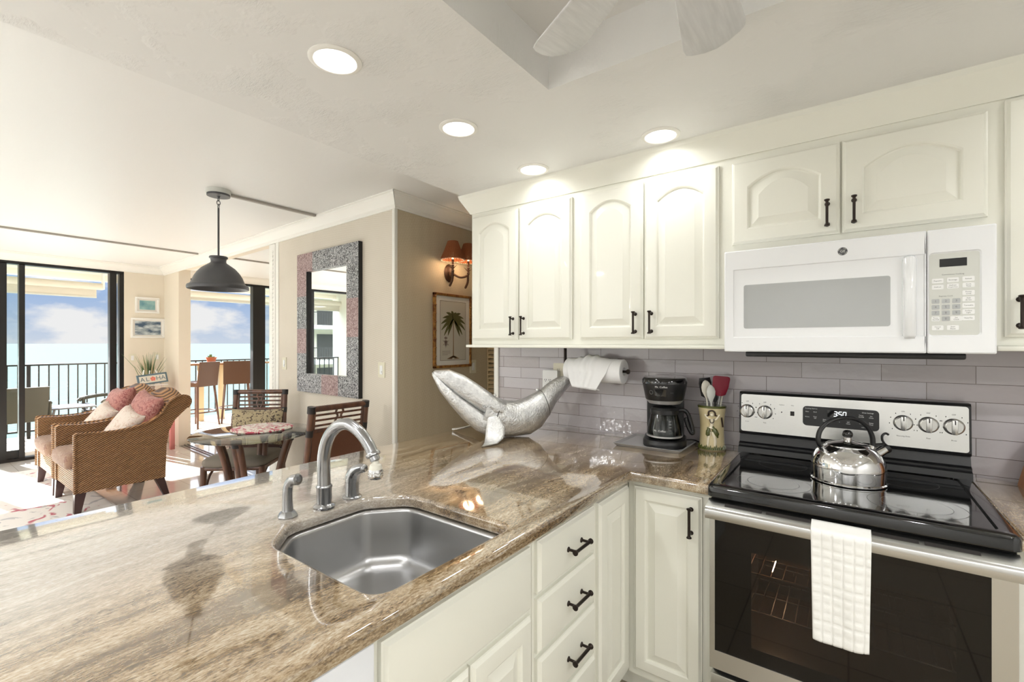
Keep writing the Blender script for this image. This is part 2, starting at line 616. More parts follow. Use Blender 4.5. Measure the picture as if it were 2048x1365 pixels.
def glass_mat(name, tint, refl=1.0):
    m = bpy.data.materials.new(name)
    m.use_nodes = True
    nt = m.node_tree
    nt.nodes.clear()
    N, L = nt.nodes.new, nt.links.new
    out = N('ShaderNodeOutputMaterial')
    tr = N('ShaderNodeBsdfTransparent')
    tr.inputs[0].default_value = tint
    gl = N('ShaderNodeBsdfGlossy')
    gl.inputs['Roughness'].default_value = 0.02
    fr = N('ShaderNodeFresnel')
    fr.inputs['IOR'].default_value = 1.5
    mu = N('ShaderNodeMath')
    mu.operation = 'MULTIPLY'
    mu.inputs[1].default_value = refl
    L(fr.outputs[0], mu.inputs[0])
    mx = N('ShaderNodeMixShader')
    L(mu.outputs[0], mx.inputs[0])
    L(tr.outputs[0], mx.inputs[1])
    L(gl.outputs[0], mx.inputs[2])
    L(mx.outputs[0], out.inputs['Surface'])
    return m


pane_glass = glass_mat('window_glass', (0.93, 0.97, 0.96, 1), 0.7)
table_glass = glass_mat('table_glass', (0.88, 0.93, 0.91, 1), 1.6)
oven_glass = glass_mat('smoked_oven_glass', (0.34, 0.31, 0.28, 1), 1.0)
carafe_glass = glass_mat('carafe_glass', (0.66, 0.68, 0.68, 1), 1.0)
picture_glass = glass_mat('picture_glass', (0.97, 0.97, 0.97, 1), 0.6)
aerator_clear = glass_mat('clear_plastic', (0.75, 0.77, 0.78, 1), 1.0)
mw_glass = M('microwave_window', srgb(176, 178, 177), 0.1, coat=0.4)

# ================================================================== geometry helpers
V = Vector


def box(bm, x0, x1, y0, y1, z0, z1, bev=0.0, seg=2, xf=None):
    g = bmesh.new()
    bmesh.ops.create_cube(g, size=1.0)
    for v in g.verts:
        v.co = V(((x0 + x1) / 2 + v.co.x * (x1 - x0), (y0 + y1) / 2 + v.co.y * (y1 - y0), (z0 + z1) / 2 + v.co.z * (z1 - z0)))
    if bev > 0:
        bmesh.ops.bevel(g, geom=list(g.edges), offset=bev, segments=seg, affect='EDGES', profile=0.5)
    merge(bm, g, xf)


def merge(bm, g, xf=None):
    mp = {}
    for v in g.verts:
        mp[v] = bm.verts.new(xf(v.co) if xf else v.co)
    for f in g.faces:
        try:
            bm.faces.new([mp[v] for v in f.verts])
        except ValueError:
            pass
    g.free()


def loft(bm, rings, cap0=True, cap1=True, closed=True):
    vr = [[bm.verts.new(p) for p in r] for r in rings]
    n = len(vr[0])
    for a, b in zip(vr[:-1], vr[1:]):
        for i in range(n if closed else n - 1):
            j = (i + 1) % n
            bm.faces.new((a[i], a[j], b[j], b[i]))
    if cap0:
        bm.faces.new(list(reversed(vr[0])))
    if cap1:
        bm.faces.new(vr[-1])
    return vr


def tube(bm, pts, rad, seg=10, closed=False, cap=True, sq=(1.0, 1.0)):
    pts = [V(p) for p in pts]
    n = len(pts)
    if not isinstance(rad, (list, tuple)):
        rad = [rad] * n
    rings = []
    up = None
    for i, p in enumerate(pts):
        if closed:
            t = pts[(i + 1) % n] - pts[i - 1]
        else:
            t = pts[min(i + 1, n - 1)] - pts[max(i - 1, 0)]
        t.normalize()
        if up is None:
            up = V((0, 0, 1)) if abs(t.z) < 0.9 else V((1, 0, 0))
        s = t.cross(up)
        s.normalize()
        up = s.cross(t)
        up.normalize()
        rings.append([p + (s * math.cos(a) * sq[0] + up * math.sin(a) * sq[1]) * rad[i] for a in (2 * PI * k / seg for k in range(seg))])
    if closed:
        rings.append(rings[0])
        vr = [[bm.verts.new(q) for q in r] for r in rings[:-1]]
        vr.append(vr[0])
        for a, b in zip(vr[:-1], vr[1:]):
            for i in range(seg):
                j = (i + 1) % seg
                bm.faces.new((a[i], a[j], b[j], b[i]))
    else:
        loft(bm, rings, cap, cap)


def lathe(bm, prof, c=(0, 0, 0), seg=32, axis='z', xf=None):
    """prof: list of (radius, height); axis z, x, y or -y"""
    rings = []
    for r, h in prof:
        ring = []
        for k in range(seg):
            a = 2 * PI * k / seg
            u, w = r * math.cos(a), r * math.sin(a)
            if axis == 'z':
                p = V((c[0] + u, c[1] + w, c[2] + h))
            elif axis == 'x':
                p = V((c[0] + h, c[1] + u, c[2] + w))
            elif axis == '-y':
                p = V((c[0] + u, c[1] - h, c[2] + w))
            else:
                p = V((c[0] + w, c[1] + h, c[2] + u))
            ring.append(xf(p) if xf else p)
        rings.append(ring)
    loft(bm, rings)


def prism(bm, poly, f, d0, d1):
    """poly of 2D points, f(u, v, d) -> world"""
    loft(bm, [[V(f(u, v, d0)) for u, v in poly], [V(f(u, v, d1)) for u, v in poly]])


def smooth_curve(pts, n=8):
    """Catmull-Rom through pts"""
    P = [V(p) for p in pts]
    out = []
    for i in range(len(P) - 1):
        p0, p1, p2, p3 = P[max(i - 1, 0)], P[i], P[i + 1], P[min(i + 2, len(P) - 1)]
        for k in range(n):
            t = k / n
            out.append(0.5 * ((2 * p1) + (p2 - p0) * t + (2 * p0 - 5 * p1 + 4 * p2 - p3) * t * t + (3 * p1 - p0 - 3 * p2 + p3) * t ** 3))
    out.append(P[-1])
    return out


def obj(name, bm, mat, parent=None, smooth=True, angle=35, base=None):
    bmesh.ops.recalc_face_normals(bm, faces=bm.faces)
    me = bpy.data.meshes.new(name)
    bm.to_mesh(me)
    bm.free()
    if smooth:
        for p in me.polygons:
            p.use_smooth = True
        me.set_sharp_from_angle(angle=math.radians(angle))
    for m in (mat if isinstance(mat, (list, tuple)) else [mat]):
        me.materials.append(m)
    o = bpy.data.objects.new(name, me)
    COL.objects.link(o)
    if parent is not None:
        o.parent = parent
        r = parent
        off = V((0, 0, 0))
        while r is not None:          # parts are modelled in world space around their thing
            off += r.location if r.type == 'EMPTY' else V((0, 0, 0))
            r = r.parent
        if parent.type == 'EMPTY':
            o.matrix_parent_inverse = Matrix.Translation(-off)
    return o


def tag(o, label, cat, group=None):
    o['label'] = label
    o['category'] = cat
    if group:
        o['group'] = group
    return o


def thing(name, label, cat, loc=(0, 0, 0), group=None):
    o = bpy.data.objects.new(name, None)
    o.empty_display_size = 0.05
    COL.objects.link(o)
    o.location = loc
    return tag(o, label, cat, group)


def struct(name, bm, mat, **k):
    o = obj(name, bm, mat, **k)
    o['kind'] = 'structure'
    return o


def copy_tree(o, parent=None):
    c = o.copy()
    COL.objects.link(c)
    if parent is not None:
        c.parent = parent
        c.matrix_parent_inverse = o.matrix_parent_inverse.copy()
    for ch in list(o.children):
        copy_tree(ch, c)
    return c


def bx(*a, **k):
    bm = bmesh.new()
    box(bm, *a, **k)
    return bm


_text_cache = {}


def text_geo(body, size):
    key = (body, size)
    if key not in _text_cache:
        cu = bpy.data.curves.new('lettering', 'FONT')
        cu.body = body
        cu.size = size
        cu.align_x = 'CENTER'
        cu.align_y = 'CENTER'
        cu.resolution_u = 2
        o = bpy.data.objects.new('lettering', cu)
        COL.objects.link(o)
        dg = bpy.context.evaluated_depsgraph_get()
        me = bpy.data.meshes.new_from_object(o.evaluated_get(dg))
        _text_cache[key] = ([v.co.copy() for v in me.vertices], [tuple(p.vertices) for p in me.polygons])
        bpy.data.objects.remove(o)
        bpy.data.curves.remove(cu)
        bpy.data.meshes.remove(me)
    return _text_cache[key]


def add_text(bm, body, size, f):
    """f(u, v) -> world position on the lettered surface"""
    vs, fs = text_geo(body, size)
    nv = [bm.verts.new(f(v.x, v.y)) for v in vs]
    for p in fs:
        try:
            bm.faces.new([nv[i] for i in p])
        except ValueError:
            pass


def rrect(x0, x1, z0, z1, r, n=5):
    pts = []
    for cx, cz, a0 in ((x1 - r, z1 - r, 0), (x0 + r, z1 - r, PI / 2), (x0 + r, z0 + r, PI), (x1 - r, z0 + r, 1.5 * PI)):
        for k in range(n + 1):
            a = a0 + PI / 2 * k / n
            pts.append((cx + r * math.cos(a), cz + r * math.sin(a)))
    return pts


def FY(y):           # a face looking to -Y at depth y: (u, w, d) -> world, d outwards
    return lambda u, w, d: V((u, y - d, w))


def FX(x):           # a face looking to +X at depth x
    return lambda u, w, d: V((x + d, u, w))


def panel_door(bm, u0, u1, w0, w1, f, t=0.02, fw=0.055, arch=0.0, raised=True):
    """A framed raised-panel front built as nested loops; arch bows the top of the inner panel."""
    NT = 14

    def ring(ins, d, a):
        p = [(u0 + ins, w0 + ins), (u1 - ins, w0 + ins)]
        for k in range(NT + 1):
            s = k / NT
            u = (u1 - ins) + ((u0 + ins) - (u1 - ins)) * s
            drop = a * (2 * s - 1) ** 2
            p.append((u, w1 - ins - drop))
        return [f(u, w, d) for u, w in p]
    seq = [(0.0, 0.0, 0), (0.0, t * 0.55, 0), (0.004, t * 0.62, 0), (0.011, t * 0.97, 0), (0.014, t, 0)]
    if raised:
        seq += [(fw - 0.004, t, arch), (fw + 0.001, t - 0.003, arch), (fw + 0.004, t - 0.009, arch), (fw + 0.008, t - 0.0095, arch),
                (fw + 0.034, t - 0.002, arch), (fw + 0.037, t - 0.0005, arch)]
    loft(bm, [ring(*s) for s in seq])


def pull(bm, p, q, out, r=0.0048):
    """Bar pull from p to q on a surface whose outward normal is out."""
    p, q, out = V(p), V(q), V(out)
    ax = (q - p).normalized()
    b0, b1 = p + out * 0.03, q + out * 0.03
    pr_ = [(0.0, 0.006), (0.0015, 0.0092), (0.005, 0.0092), (0.008, 0.0058), (0.011, r)]
    L_ = (b1 - b0).length
    pts, rr = [], []
    for d, rad in pr_:
        pts.append(b0 + ax * d)
        rr.append(rad)
    for d, rad in reversed(pr_):
        pts.append(b0 + ax * (L_ - d))
        rr.append(rad)
    tube(bm, pts, rr, 10)
    for s in (0.012, L_ - 0.012):
        a = p + ax * s
        tube(bm, [a, a + out * 0.003, a + out * 0.006, a + out * 0.03], [0.009, 0.008, 0.0042, 0.0042], 10)


# ================================================================== the room
CEIL = 2.51
SOF = 2.297
BACK_Y = 2.42

struct('floor', bx(-8.15, -1.25, -3.6, 5.3, -0.15, 0), marble, smooth=False)
struct('floor.001', bx(-1.25, 1.9, -3.6, 2.6, -0.15, 0), tile_floor_m, smooth=False)
struct('ceiling', bx(-8.2, 1.9, -3.6, 5.4, CEIL, CEIL + 0.12), ceiling_flat, smooth=False)

# dropped kitchen ceiling with a recessed tray
bm = bmesh.new()
RX0, RX1, RY0, RY1 = -0.839, 0.62, -0.75, 1.366
box(bm, -1.865, RX0, -1.75, BACK_Y, SOF, CEIL)
box(bm, RX1, 1.8, -1.75, BACK_Y, SOF, CEIL)
box(bm, RX0, RX1, RY1, BACK_Y, SOF, CEIL)
box(bm, RX0, RX1, -1.75, RY0, SOF, CEIL)
box(bm, RX0, RX1, RY0, RY1, 2.452, CEIL)
struct('ceiling.001', bm, plaster, smooth=False)

struct('wall_back', bx(-1.9, 1.8, BACK_Y + 0.008, 2.55, 0, CEIL), cream_wall, smooth=False)
struct('backsplash_wall_tiles', bx(-1.869, 1.8, BACK_Y, BACK_Y + 0.008, 0.9, 1.45), tile_m, smooth=False)
struct('trim_1', bx(-1.903, -1.868, BACK_Y - 0.012, 2.555, 0.92, 1.42, bev=0.003), white_trim)
struct('wall_right', bx(1.75, 1.9, -1.9, 2.55, 0, CEIL), white_wall, smooth=False)
struct('wall_front', bx(-8.2, 1.9, -3.6, -3.45, 0, CEIL), white_wall, smooth=False)
struct('wall_front.001', bx(-0.9, 1.9, -1.9, -1.75, 0, CEIL), white_wall, smooth=False)

# wall with the mirror: slightly out of square, a local frame along it
P0, P1 = V((-8.05, 2.455, 0)), V((-2.68, 2.23, 0))
WL = (P1 - P0).length
WA = (P1 - P0) / WL
WN = V((WA.y, -WA.x, 0))


def W(s, z, n=0.0):
    return P0 + WA * s + WN * n + V((0, 0, z))


def wbox(bm, s0, s1, z0, z1, n0, n1, bev=0.0):
    box(bm, s0, s1, n0, n1, z0, z1, bev=bev, xf=lambda c: W(c.x, c.z, c.y))


bm = bmesh.new()
wbox(bm, 3.5, WL - 0.006, 0, CEIL, -0.14, 0)
struct('wall_mirror', bm, grasscloth, smooth=False)
bm = bmesh.new()
wbox(bm, -0.05, 0.63, 0, CEIL, -0.14, 0)
struct('wall_stub', bm, cream_wall, smooth=False)
bm = bmesh.new()
wbox(bm, 0.63, 3.5, 2.435, CEIL, -0.14, 0)
struct('wall_header', bm, cream_wall, smooth=False)
bm = bmesh.new()
wbox(bm, 3.375, 3.5, 0, 2.4, -0.15, 0.012, bev=0.003)
for k in range(46):
    z = 0.5 + k * 0.0405
    g = bmesh.new()
    bmesh.ops.create_icosphere(g, subdivisions=1, radius=0.013)
    merge(bm, g, xf=lambda c, z=z: W(3.455 + c.x, z + c.z * 1.3, 0.014 + c.y * 0.6))
struct('trim_2', bm, white_trim)
bm = bmesh.new()
wbox(bm, 3.5, 3.56, 0, 2.41, 0.0, 0.006)
struct('trim_3', bm, white_trim)

struct('wall_left', bx(-8.2, -8.05, 1.995, 2.59, 0, CEIL), cream_wall, smooth=False)
struct('wall_left.001', bx(-8.2, -8.05, -3.6, 5.3, 2.405, CEIL), cream_wall, smooth=False)
struct('wall_left.002', bx(-8.2, -8.05, -3.6, -2.6, 0, CEIL), cream_wall, smooth=False)
struct('wall_left.003', bx(-8.2, -8.05, 4.9, 5.3, 0, CEIL), cream_wall, smooth=False)
struct('wall_nook', bx(-8.2, -2.7, 5.3, 5.4, 0, CEIL), cream_wall, smooth=False)
struct('wall_palm', bx(-2.8, -2.68, 2.25, 5.4, 0, CEIL), tan_wall, smooth=False)
struct('trim_4', bx(-2.70, -2.672, 2.215, 2.245, 0, 2.41, bev=0.003), white_trim)
struct('wall_hall', bx(-2.68, 0, 3.34, 3.44, 0, CEIL), tan_wall, smooth=False)
struct('wall_hall.001', bx(-1.0, -0.9, 2.55, 3.34, 0, CEIL), tan_wall, smooth=False)

struct('wall_balcony', bx(-10.25, -8.2, -1.5, -1.32, -0.02, 2.56), soffit_ext, smooth=False)

# louvred bifold door at the end of the hall
bm = bmesh.new()
dx0, dx1, dy = -2.679, -1.5, 3.32
box(bm, dx0, dx0 + 0.012, dy - 0.03, dy, 0, 2.03, bev=0.003)
box(bm, dx1 - 0.045, dx1, dy - 0.03, dy, 0, 2.03, bev=0.003)
box(bm, dx0 + 0.045, dx1 - 0.045, dy - 0.03, dy, 1.95, 2.03)
box(bm, dx0 + 0.045, dx1 - 0.045, dy - 0.03, dy, 0.02, 0.14)
for k in range(46):
    z = 0.16 + k * 0.0389
    prism(bm, [(0, 0), (0.03, 0.026), (0.034, 0.02), (0.006, -0.006)], lambda u, v, d, z=z: V((d, dy - 0.034 + u, z + v)), dx0 + 0.01, dx1 - 0.04)
struct('door_1', bm, louver)


# crown mouldings
CROWN = [(0, -0.105), (0.012, -0.105), (0.016, -0.088), (0.028, -0.08), (0.034, -0.066), (0.06, -0.036), (0.074, -0.026), (0.078, -0.012), (0.09, -0.008), (0.09, 0), (0, 0)]


def crown(bm, a, b, n, z, prof=CROWN, mit0=0.0, mit1=0.0):
    a, b, n = V(a), V(b), V(n)
    t = (b - a).normalized()
    r0 = [a + n * u + t * (u * mit0) + V((0, 0, z + w)) for u, w in prof]
    r1 = [b + n * u + t * (u * mit1) + V((0, 0, z + w)) for u, w in prof]
    loft(bm, [r0, r1])


bm = bmesh.new()
crown(bm, P0, P1, WN, CEIL, mit0=1, mit1=1)
struct('trim_5', bm, white_trim, angle=20)
bm = bmesh.new()
crown(bm, (-2.68, 2.23, 0), (-2.68, 3.34, 0), (1, 0, 0), CEIL, mit0=-1)
struct('trim_6', bm, white_trim, angle=20)
bm = bmesh.new()
crown(bm, (-8.05, -3.45, 0), (-8.05, 2.455, 0), (1, 0, 0), CEIL, mit1=-1)
struct('trim_7', bm, white_trim, angle=20)
bm = bmesh.new()
crown(bm, (-8.05, 2.6, 0), (-8.05, 5.3, 0), (1, 0, 0), CEIL)
struct('trim_8', bm, white_trim, angle=20)
for x0, y0, y1, lab in ((-3.65, 1.502, 2.18, 'short painted raceway strip from the pendant lamp to the crown moulding'), (-6.36, -3.4, 2.28, 'long painted raceway strip across the living room ceiling near the glass door'),
                        (-6.33, 2.6, 5.2, 'painted raceway strip on the ceiling beyond the crown-topped opening')):
    tag(obj('surface_conduit', bx(x0 - 0.014, x0 + 0.014, y0, y1, CEIL - 0.018, CEIL - 0.0005), conduit_m), lab, 'conduit')
bm = bmesh.new()
wbox(bm, 0.63, 3.37, 0, 0.012, -0.13, -0.02)
wbox(bm, 0.63, 3.37, 0.012, 0.022, -0.07, -0.06)
wbox(bm, 0.63, 3.37, 0.012, 0.022, -0.11, -0.10)
struct('trim_9', bm, nickel, smooth=False)


# sliding glass doors
def slider(name, label, y0, y1, mull, panels):
    t = thing(name, label, 'sliding door', (-8.12, (y0 + y1) / 2, 0))
    t['kind'] = 'structure'
    bm = bmesh.new()
    box(bm, -8.17, -8.06, y0, y1, 2.37, 2.405)
    box(bm, -8.17, -8.06, y0, y1, 0, 0.035)
    for a, b in mull:
        box(bm, -8.16, -8.06, a, b, 0.03, 2.38)
    for a, b in panels:
        box(bm, -8.13, -8.09, a, b, 0.03, 0.13)
    obj('frame', bm, black_frame, t, smooth=False)
    for a, b in panels:
        obj('glass_pane', bx(-8.113, -8.107, a, b, 0.03, 2.38), pane_glass, t, smooth=False)


slider('door_2', 'black framed sliding glass door behind the armchairs, open to the balcony', -2.6, 2.0,
       [(-2.6, -2.5), (-1.2, -1.1), (0.2, 0.29), (0.74, 0.90), (1.0, 1.05), (1.845, 1.918), (1.947, 1.998)], [(-2.5, 0.74), (0.8, 1.05)])
slider('door_3', 'black framed sliding glass door beyond the dining nook, facing the bar stools', 2.59, 4.9,
       [(2.59, 2.63), (3.70, 3.90), (4.85, 4.9)], [(3.9, 4.85)])

# ================================================================== downlights
can_src = None
for i, (x, y, lab) in enumerate(((-1.283, 0.833, 'round recessed downlight nearest the camera on the textured ceiling'),
                                 (-1.283, 1.392, 'round recessed downlight in the middle of the row over the sink'),
                                 (-1.283, 1.943, 'round recessed downlight above the pair of narrow arched cabinet doors'),
                                 (-0.641, 1.943, 'round recessed downlight close to the crown beside the microwave cabinet'))):
    if can_src is None:
        t = thing('recessed_downlight', lab, 'ceiling light', (x, y, SOF), 'recessed downlights')
        bm = bmesh.new()
        rp = [(0.062, -0.004), (0.064, -0.007), (0.072, -0.007), (0.079, -0.003), (0.079, 0.002), (0.062, 0.002)]
        rings = [[V((x + r * math.cos(a), y + r * math.sin(a), SOF + h)) for a in (2 * PI * k / 40 for k in range(40))] for r, h in rp]
        rings.append(rings[0])
        loft(bm, rings, False, False)
        obj('trim_ring', bm, white_trim, t)
        bm = bmesh.new()
        lathe(bm, [(0.001, -0.0055), (0.061, -0.0045), (0.063, -0.001), (0.063, 0.001), (0.001, 0.001)], (x, y, SOF), 40)
        obj('lens', bm, glow, t)
        can_src = t
    else:
        t = copy_tree(can_src)
        t.location = (x, y, SOF)
        t['label'] = lab
for x, y, p in ((-1.283, 0.833, CAN_POWER), (-1.283, 1.392, CAN_POWER), (-1.283, 1.943, CAN_POWER), (-0.641, 1.943, CAN_POWER), (0.72, 1.85, CAN_POWER),
                (-1.283, 0.2, CAN_POWER), (-1.283, -0.5, CAN_POWER), (-1.283, -1.2, FILL_POWER_ROOM), (1.2, 0.8, FILL_POWER_ROOM), (1.2, -0.2, FILL_POWER_ROOM),  # out of view: row carried on, then fill lamps added for brightness
                (-0.3, -1.2, FILL_POWER_ROOM), (0.6, -1.2, FILL_POWER_ROOM)):
    add_light('downlight_or_fill_lamp', 'AREA', (x, y, SOF - 0.012), p, CAN_COLOR, 0.11, spread=math.radians(160))
for x, y in ((-3.2, -2.4), (-5.6, -2.4)):
    add_light('living_fill_lamp', 'AREA', (x, y, CEIL - 0.012), 45, CAN_COLOR, 0.3)  # unseen lamps added to brighten the living room, no fixtures modelled

# ================================================================== ceiling fan
hub = V((-0.235, 0.815, 2.2))
fan = thing('ceiling_fan', 'white ceiling fan with grained blades in the recessed kitchen ceiling', 'ceiling fan', (hub.x, hub.y, 2.452))
bm = bmesh.new()
lathe(bm, [(0.001, 0.252), (0.07, 0.252), (0.075, 0.235), (0.03, 0.205), (0.018, 0.19), (0.018, 0.11), (0.09, 0.1), (0.115, 0.07), (0.115, 0.02), (0.09, -0.02), (0.06, -0.04), (0.001, -0.045)], hub, 32)
obj('motor_housing', bm, white_trim, fan)
for k in range(6):
    a = math.radians(95.5 + 52.5 * k) if k < 2 else math.radians(148 + 61.5 * (k - 1))
    ca, sa = math.cos(a), math.sin(a)
    pit = math.radians(-13)

    def bl(u, v, d, ca=ca, sa=sa, pit=pit):
        vv, zz = v * math.cos(pit) - d * math.sin(pit), v * math.sin(pit) + d * math.cos(pit)
        return hub + V((u * ca - vv * sa, u * sa + vv * ca, zz))
    outl = [(0.16, -0.05), (0.3, -0.064), (0.43, -0.075), (0.455, -0.072), (0.468, -0.06), (0.485, -0.03), (0.492, 0.0), (0.485, 0.03), (0.468, 0.06), (0.455, 0.072), (0.43, 0.075), (0.3, 0.064), (0.16, 0.05)]
    bm = bmesh.new()
    loft(bm, [[bl(u * 0.995, v * 0.97, -0.003) for u, v in outl], [bl(u, v, -0.0015) for u, v in outl], [bl(u, v, 0.0015) for u, v in outl], [bl(u * 0.995, v * 0.97, 0.003) for u, v in outl]])
    obj('blade', bm, fan_white, fan)
    bm = bmesh.new()
    loft(bm, [[bl(u, v, 0.003) for u, v in ((0.08, -0.018), (0.2, -0.03), (0.2, 0.03), (0.08, 0.018))], [bl(u, v, 0.008) for u, v in ((0.08, -0.018), (0.2, -0.03), (0.2, 0.03), (0.08, 0.018))]])
    obj('blade_bracket', bm, white_trim, fan)

# ================================================================== upper cabinets
UY = 2.10          # face frame plane
UF = FY(UY)


def upper(name, label, x0, x1, z0, doors, arch=0.045, side_l=False, fw=0.06):
    t = thing(name, label, 'cabinet', ((x0 + x1) / 2, 2.25, z0))
    obj('carcass', bx(x0, x1, UY, BACK_Y - 0.001, z0, 2.205), cream, t, smooth=False)
    for a, b, c, d, px in doors:
        bm = bmesh.new()
        panel_door(bm, a, b, c, d, UF, arch=arch, fw=fw)
        dr = obj('door', bm, cream, t, angle=18)
        bm = bmesh.new()
        pz = (1.463, 1.568) if z0 < 1.6 else (1.85, 1.95)
        pull(bm, (px, UY - 0.019, pz[0]), (px, UY - 0.019, pz[1]), (0, -1, 0))
        obj('handle', bm, bronze, dr, angle=50)
    return t


upper('wall_cabinet', 'cream wall cabinet with two narrow arched doors at the left end, above the whale', -1.826, -1.119, 1.412,
      [(-1.815, -1.479, 1.44, 2.17, -1.508), (-1.472, -1.143, 1.44, 2.17, -1.437)])
upper('wall_cabinet.001', 'cream wall cabinet with two tall arched doors above the coffee maker', -1.119, -0.414, 1.412,
      [(-1.097, -0.769, 1.44, 2.17, -0.804), (-0.763, -0.442, 1.44, 2.17, -0.728)])
upper('wall_cabinet.002', 'cream wall cabinet with two short wide doors over the white microwave', -0.414, 0.376, 1.80,
      [(-0.391, -0.026, 1.826, 2.165, -0.064), (-0.019, 0.360, 1.826, 2.165, 0.016)], arch=0.05, fw=0.062)
upper('wall_cabinet.003', 'cream wall cabinet at the right edge of the picture beside the microwave', 0.376, 1.2, 1.412,
      [(0.398, 0.78, 1.44, 2.185, 0.428), (0.79, 1.17, 1.44, 2.185, 1.13)])
# crown over the cabinets, riser and light rail
bm = bmesh.new()
CC = [(0, -0.105), (0.008, -0.105), (0.012, -0.096), (0.05, -0.03), (0.056, -0.02), (0.06, 0.0), (0, 0)]
crown(bm, (-1.826, UY, 0), (1.74, UY, 0), (0, -1, 0), SOF, prof=CC, mit0=-1)
crown(bm, (-1.826, BACK_Y, 0), (-1.826, UY, 0), (-1, 0, 0), SOF, prof=CC, mit1=1)
box(bm, -1.826, 1.74, UY, BACK_Y - 0.001, 2.206, SOF - 0.001)
struct('trim_10', bm, cream, angle=15)
bm = bmesh.new()
box(bm, -1.85, -0.416, UY - 0.03, BACK_Y - 0.001, 1.395, 1.4115, bev=0.004)
tag(obj('light_rail', bm, cream), 'cream moulding strip under the wall cabinets left of the microwave', 'moulding')
bm = bmesh.new()
box(bm, 0.378, 1.2, UY - 0.03, BACK_Y - 0.001, 1.395, 1.4115, bev=0.004)
tag(obj('light_rail', bm, cream), 'cream moulding strip under the wall cabinet right of the microwave', 'moulding')

# ================================================================== microwave
mw = thing('microwave', 'white over-the-range microwave above the stainless stove', 'microwave', (-0.02, 2.22, 1.387))
MX0, MX1, MZ0, MZ1, MYF = -0.407, 0.368, 1.387, 1.789, 2.03
obj('housing', bx(MX0 + 0.002, MX1 - 0.002, 2.05, BACK_Y - 0.001, MZ0 + 0.002, MZ1, bev=0.003), white_gloss, mw)
F2 = FY(2.05)
bm = bmesh.new()
SPL = 0.207
# door front with a recessed field
prof = [(0, 0.0), (0, 0.024), (0.004, 0.03)]


def rframe(bm, x0, x1, z0, z1, loops):
    rr = []
    for ins, d, r in loops:
        rr.append([F2(u, w, d) for u, w in (rrect(x0 + ins[0], x1 - ins[1], z0 + ins[2], z1 - ins[3], max(r, 0.0005)))])
    loft(bm, rr)


Z4 = (0, 0, 0, 0)
rframe(bm, MX0, SPL - 0.001, MZ0, MZ1, [(Z4, 0.0, 0.004), (Z4, 0.026, 0.004), ((0.004,) * 4, 0.03, 0.004),
                                      ((0.033, 0.0017, 0.055, 0.075), 0.03, 0.002), ((0.036, 0.0018, 0.058, 0.078), 0.0265, 0.002)])
dr = obj('door', bm, white_gloss, mw, angle=25)
bm = bmesh.new()
prism(bm, rrect(-0.336, 0.115, 1.478, 1.650, 0.008), F2, 0.024, 0.0272)
obj('window', bm, mw_glass, dr)
bm = bmesh.new()
hp = []
for z in (1.436, 1.440, 1.446, 1.70, 1.706, 1.710):
    w_ = 0.018 if 1.44 < z < 1.706 else 0.014
    d_ = 0.03 if 1.445 < z < 1.701 else (0.024 if 1.439 < z < 1.707 else 0.012)
    hp.append([F2(0.164 + w_ * math.cos(a), z, 0.026 + d_ * max(0, math.sin(a)) ** 0.6 * 0.9) for a in (PI * k / 14 for k in range(15))] + [F2(0.164 - w_, z, 0.02), F2(0.164 + w_, z, 0.02)])
loft(bm, hp)
obj('handle', bm, white_gloss, dr, angle=45)
bm = bmesh.new()
f = lambda u, w, d=0.0308: F2(u, w, d)
# round script emblem: two rings, four swirls and the two monogram letters
ce = (-0.017, 1.747)
for r0, r1 in ((0.0001, 0.0142),):
    vs0 = [bm.verts.new(f(ce[0] + r0 * math.cos(2 * PI * k / 32), ce[1] + r0 * math.sin(2 * PI * k / 32))) for k in range(32)]
    vs1 = [bm.verts.new(f(ce[0] + r1 * math.cos(2 * PI * k / 32), ce[1] + r1 * math.sin(2 * PI * k / 32))) for k in range(32)]
    for k in range(32):
        bm.faces.new((vs0[k], vs0[(k + 1) % 32], vs1[(k + 1) % 32], vs1[k]))
obj('emblem', bm, charcoal, dr, smooth=False)
bm = bmesh.new()
f = lambda u, w, d=0.0312: F2(u, w, d)
for q in range(4):
    a0 = q * PI / 2 + 0.5
    pts = [(ce[0] + (0.0117 + 0.001 * math.sin(s * PI)) * math.cos(a0 + s * 0.9), ce[1] + (0.0117 - 0.0008 * s) * math.sin(a0 + s * 0.9)) for s in (k / 8 for k in range(9))]
    tube(bm, [f(u, w) for u, w in pts], 0.0006, 5)
add_text(bm, 'GE', 0.0125, lambda u, w: f(ce[0] + u, ce[1] + w))
obj('emblem_script', bm, white_gray, dr, smooth=False)
bm = bmesh.new()
rframe(bm, SPL + 0.001, MX1, MZ0, MZ1, [(Z4, 0.0, 0.004), (Z4, 0.026, 0.004), ((0.004,) * 4, 0.03, 0.004),
                                      ((0.0042, 0.033, 0.055, 0.075), 0.03, 0.01), ((0.0044, 0.036, 0.058, 0.078), 0.0265, 0.01)])
cp = obj('control_panel', bm, white_gloss, mw, angle=25)
bm = bmesh.new()
prism(bm, rrect(SPL + 0.006, MX1 - 0.037, MZ0 + 0.059, MZ1 - 0.079, 0.009), F2, 0.0255, 0.0268)
obj('keypad_field', bm, white_gray, cp)
bm = bmesh.new()
prism(bm, [(0.238, 1.666), (0.302, 1.666), (0.302, 1.692), (0.238, 1.692)], F2, 0.026, 0.0274)
obj('clock_display', bm, black_satin, cp)
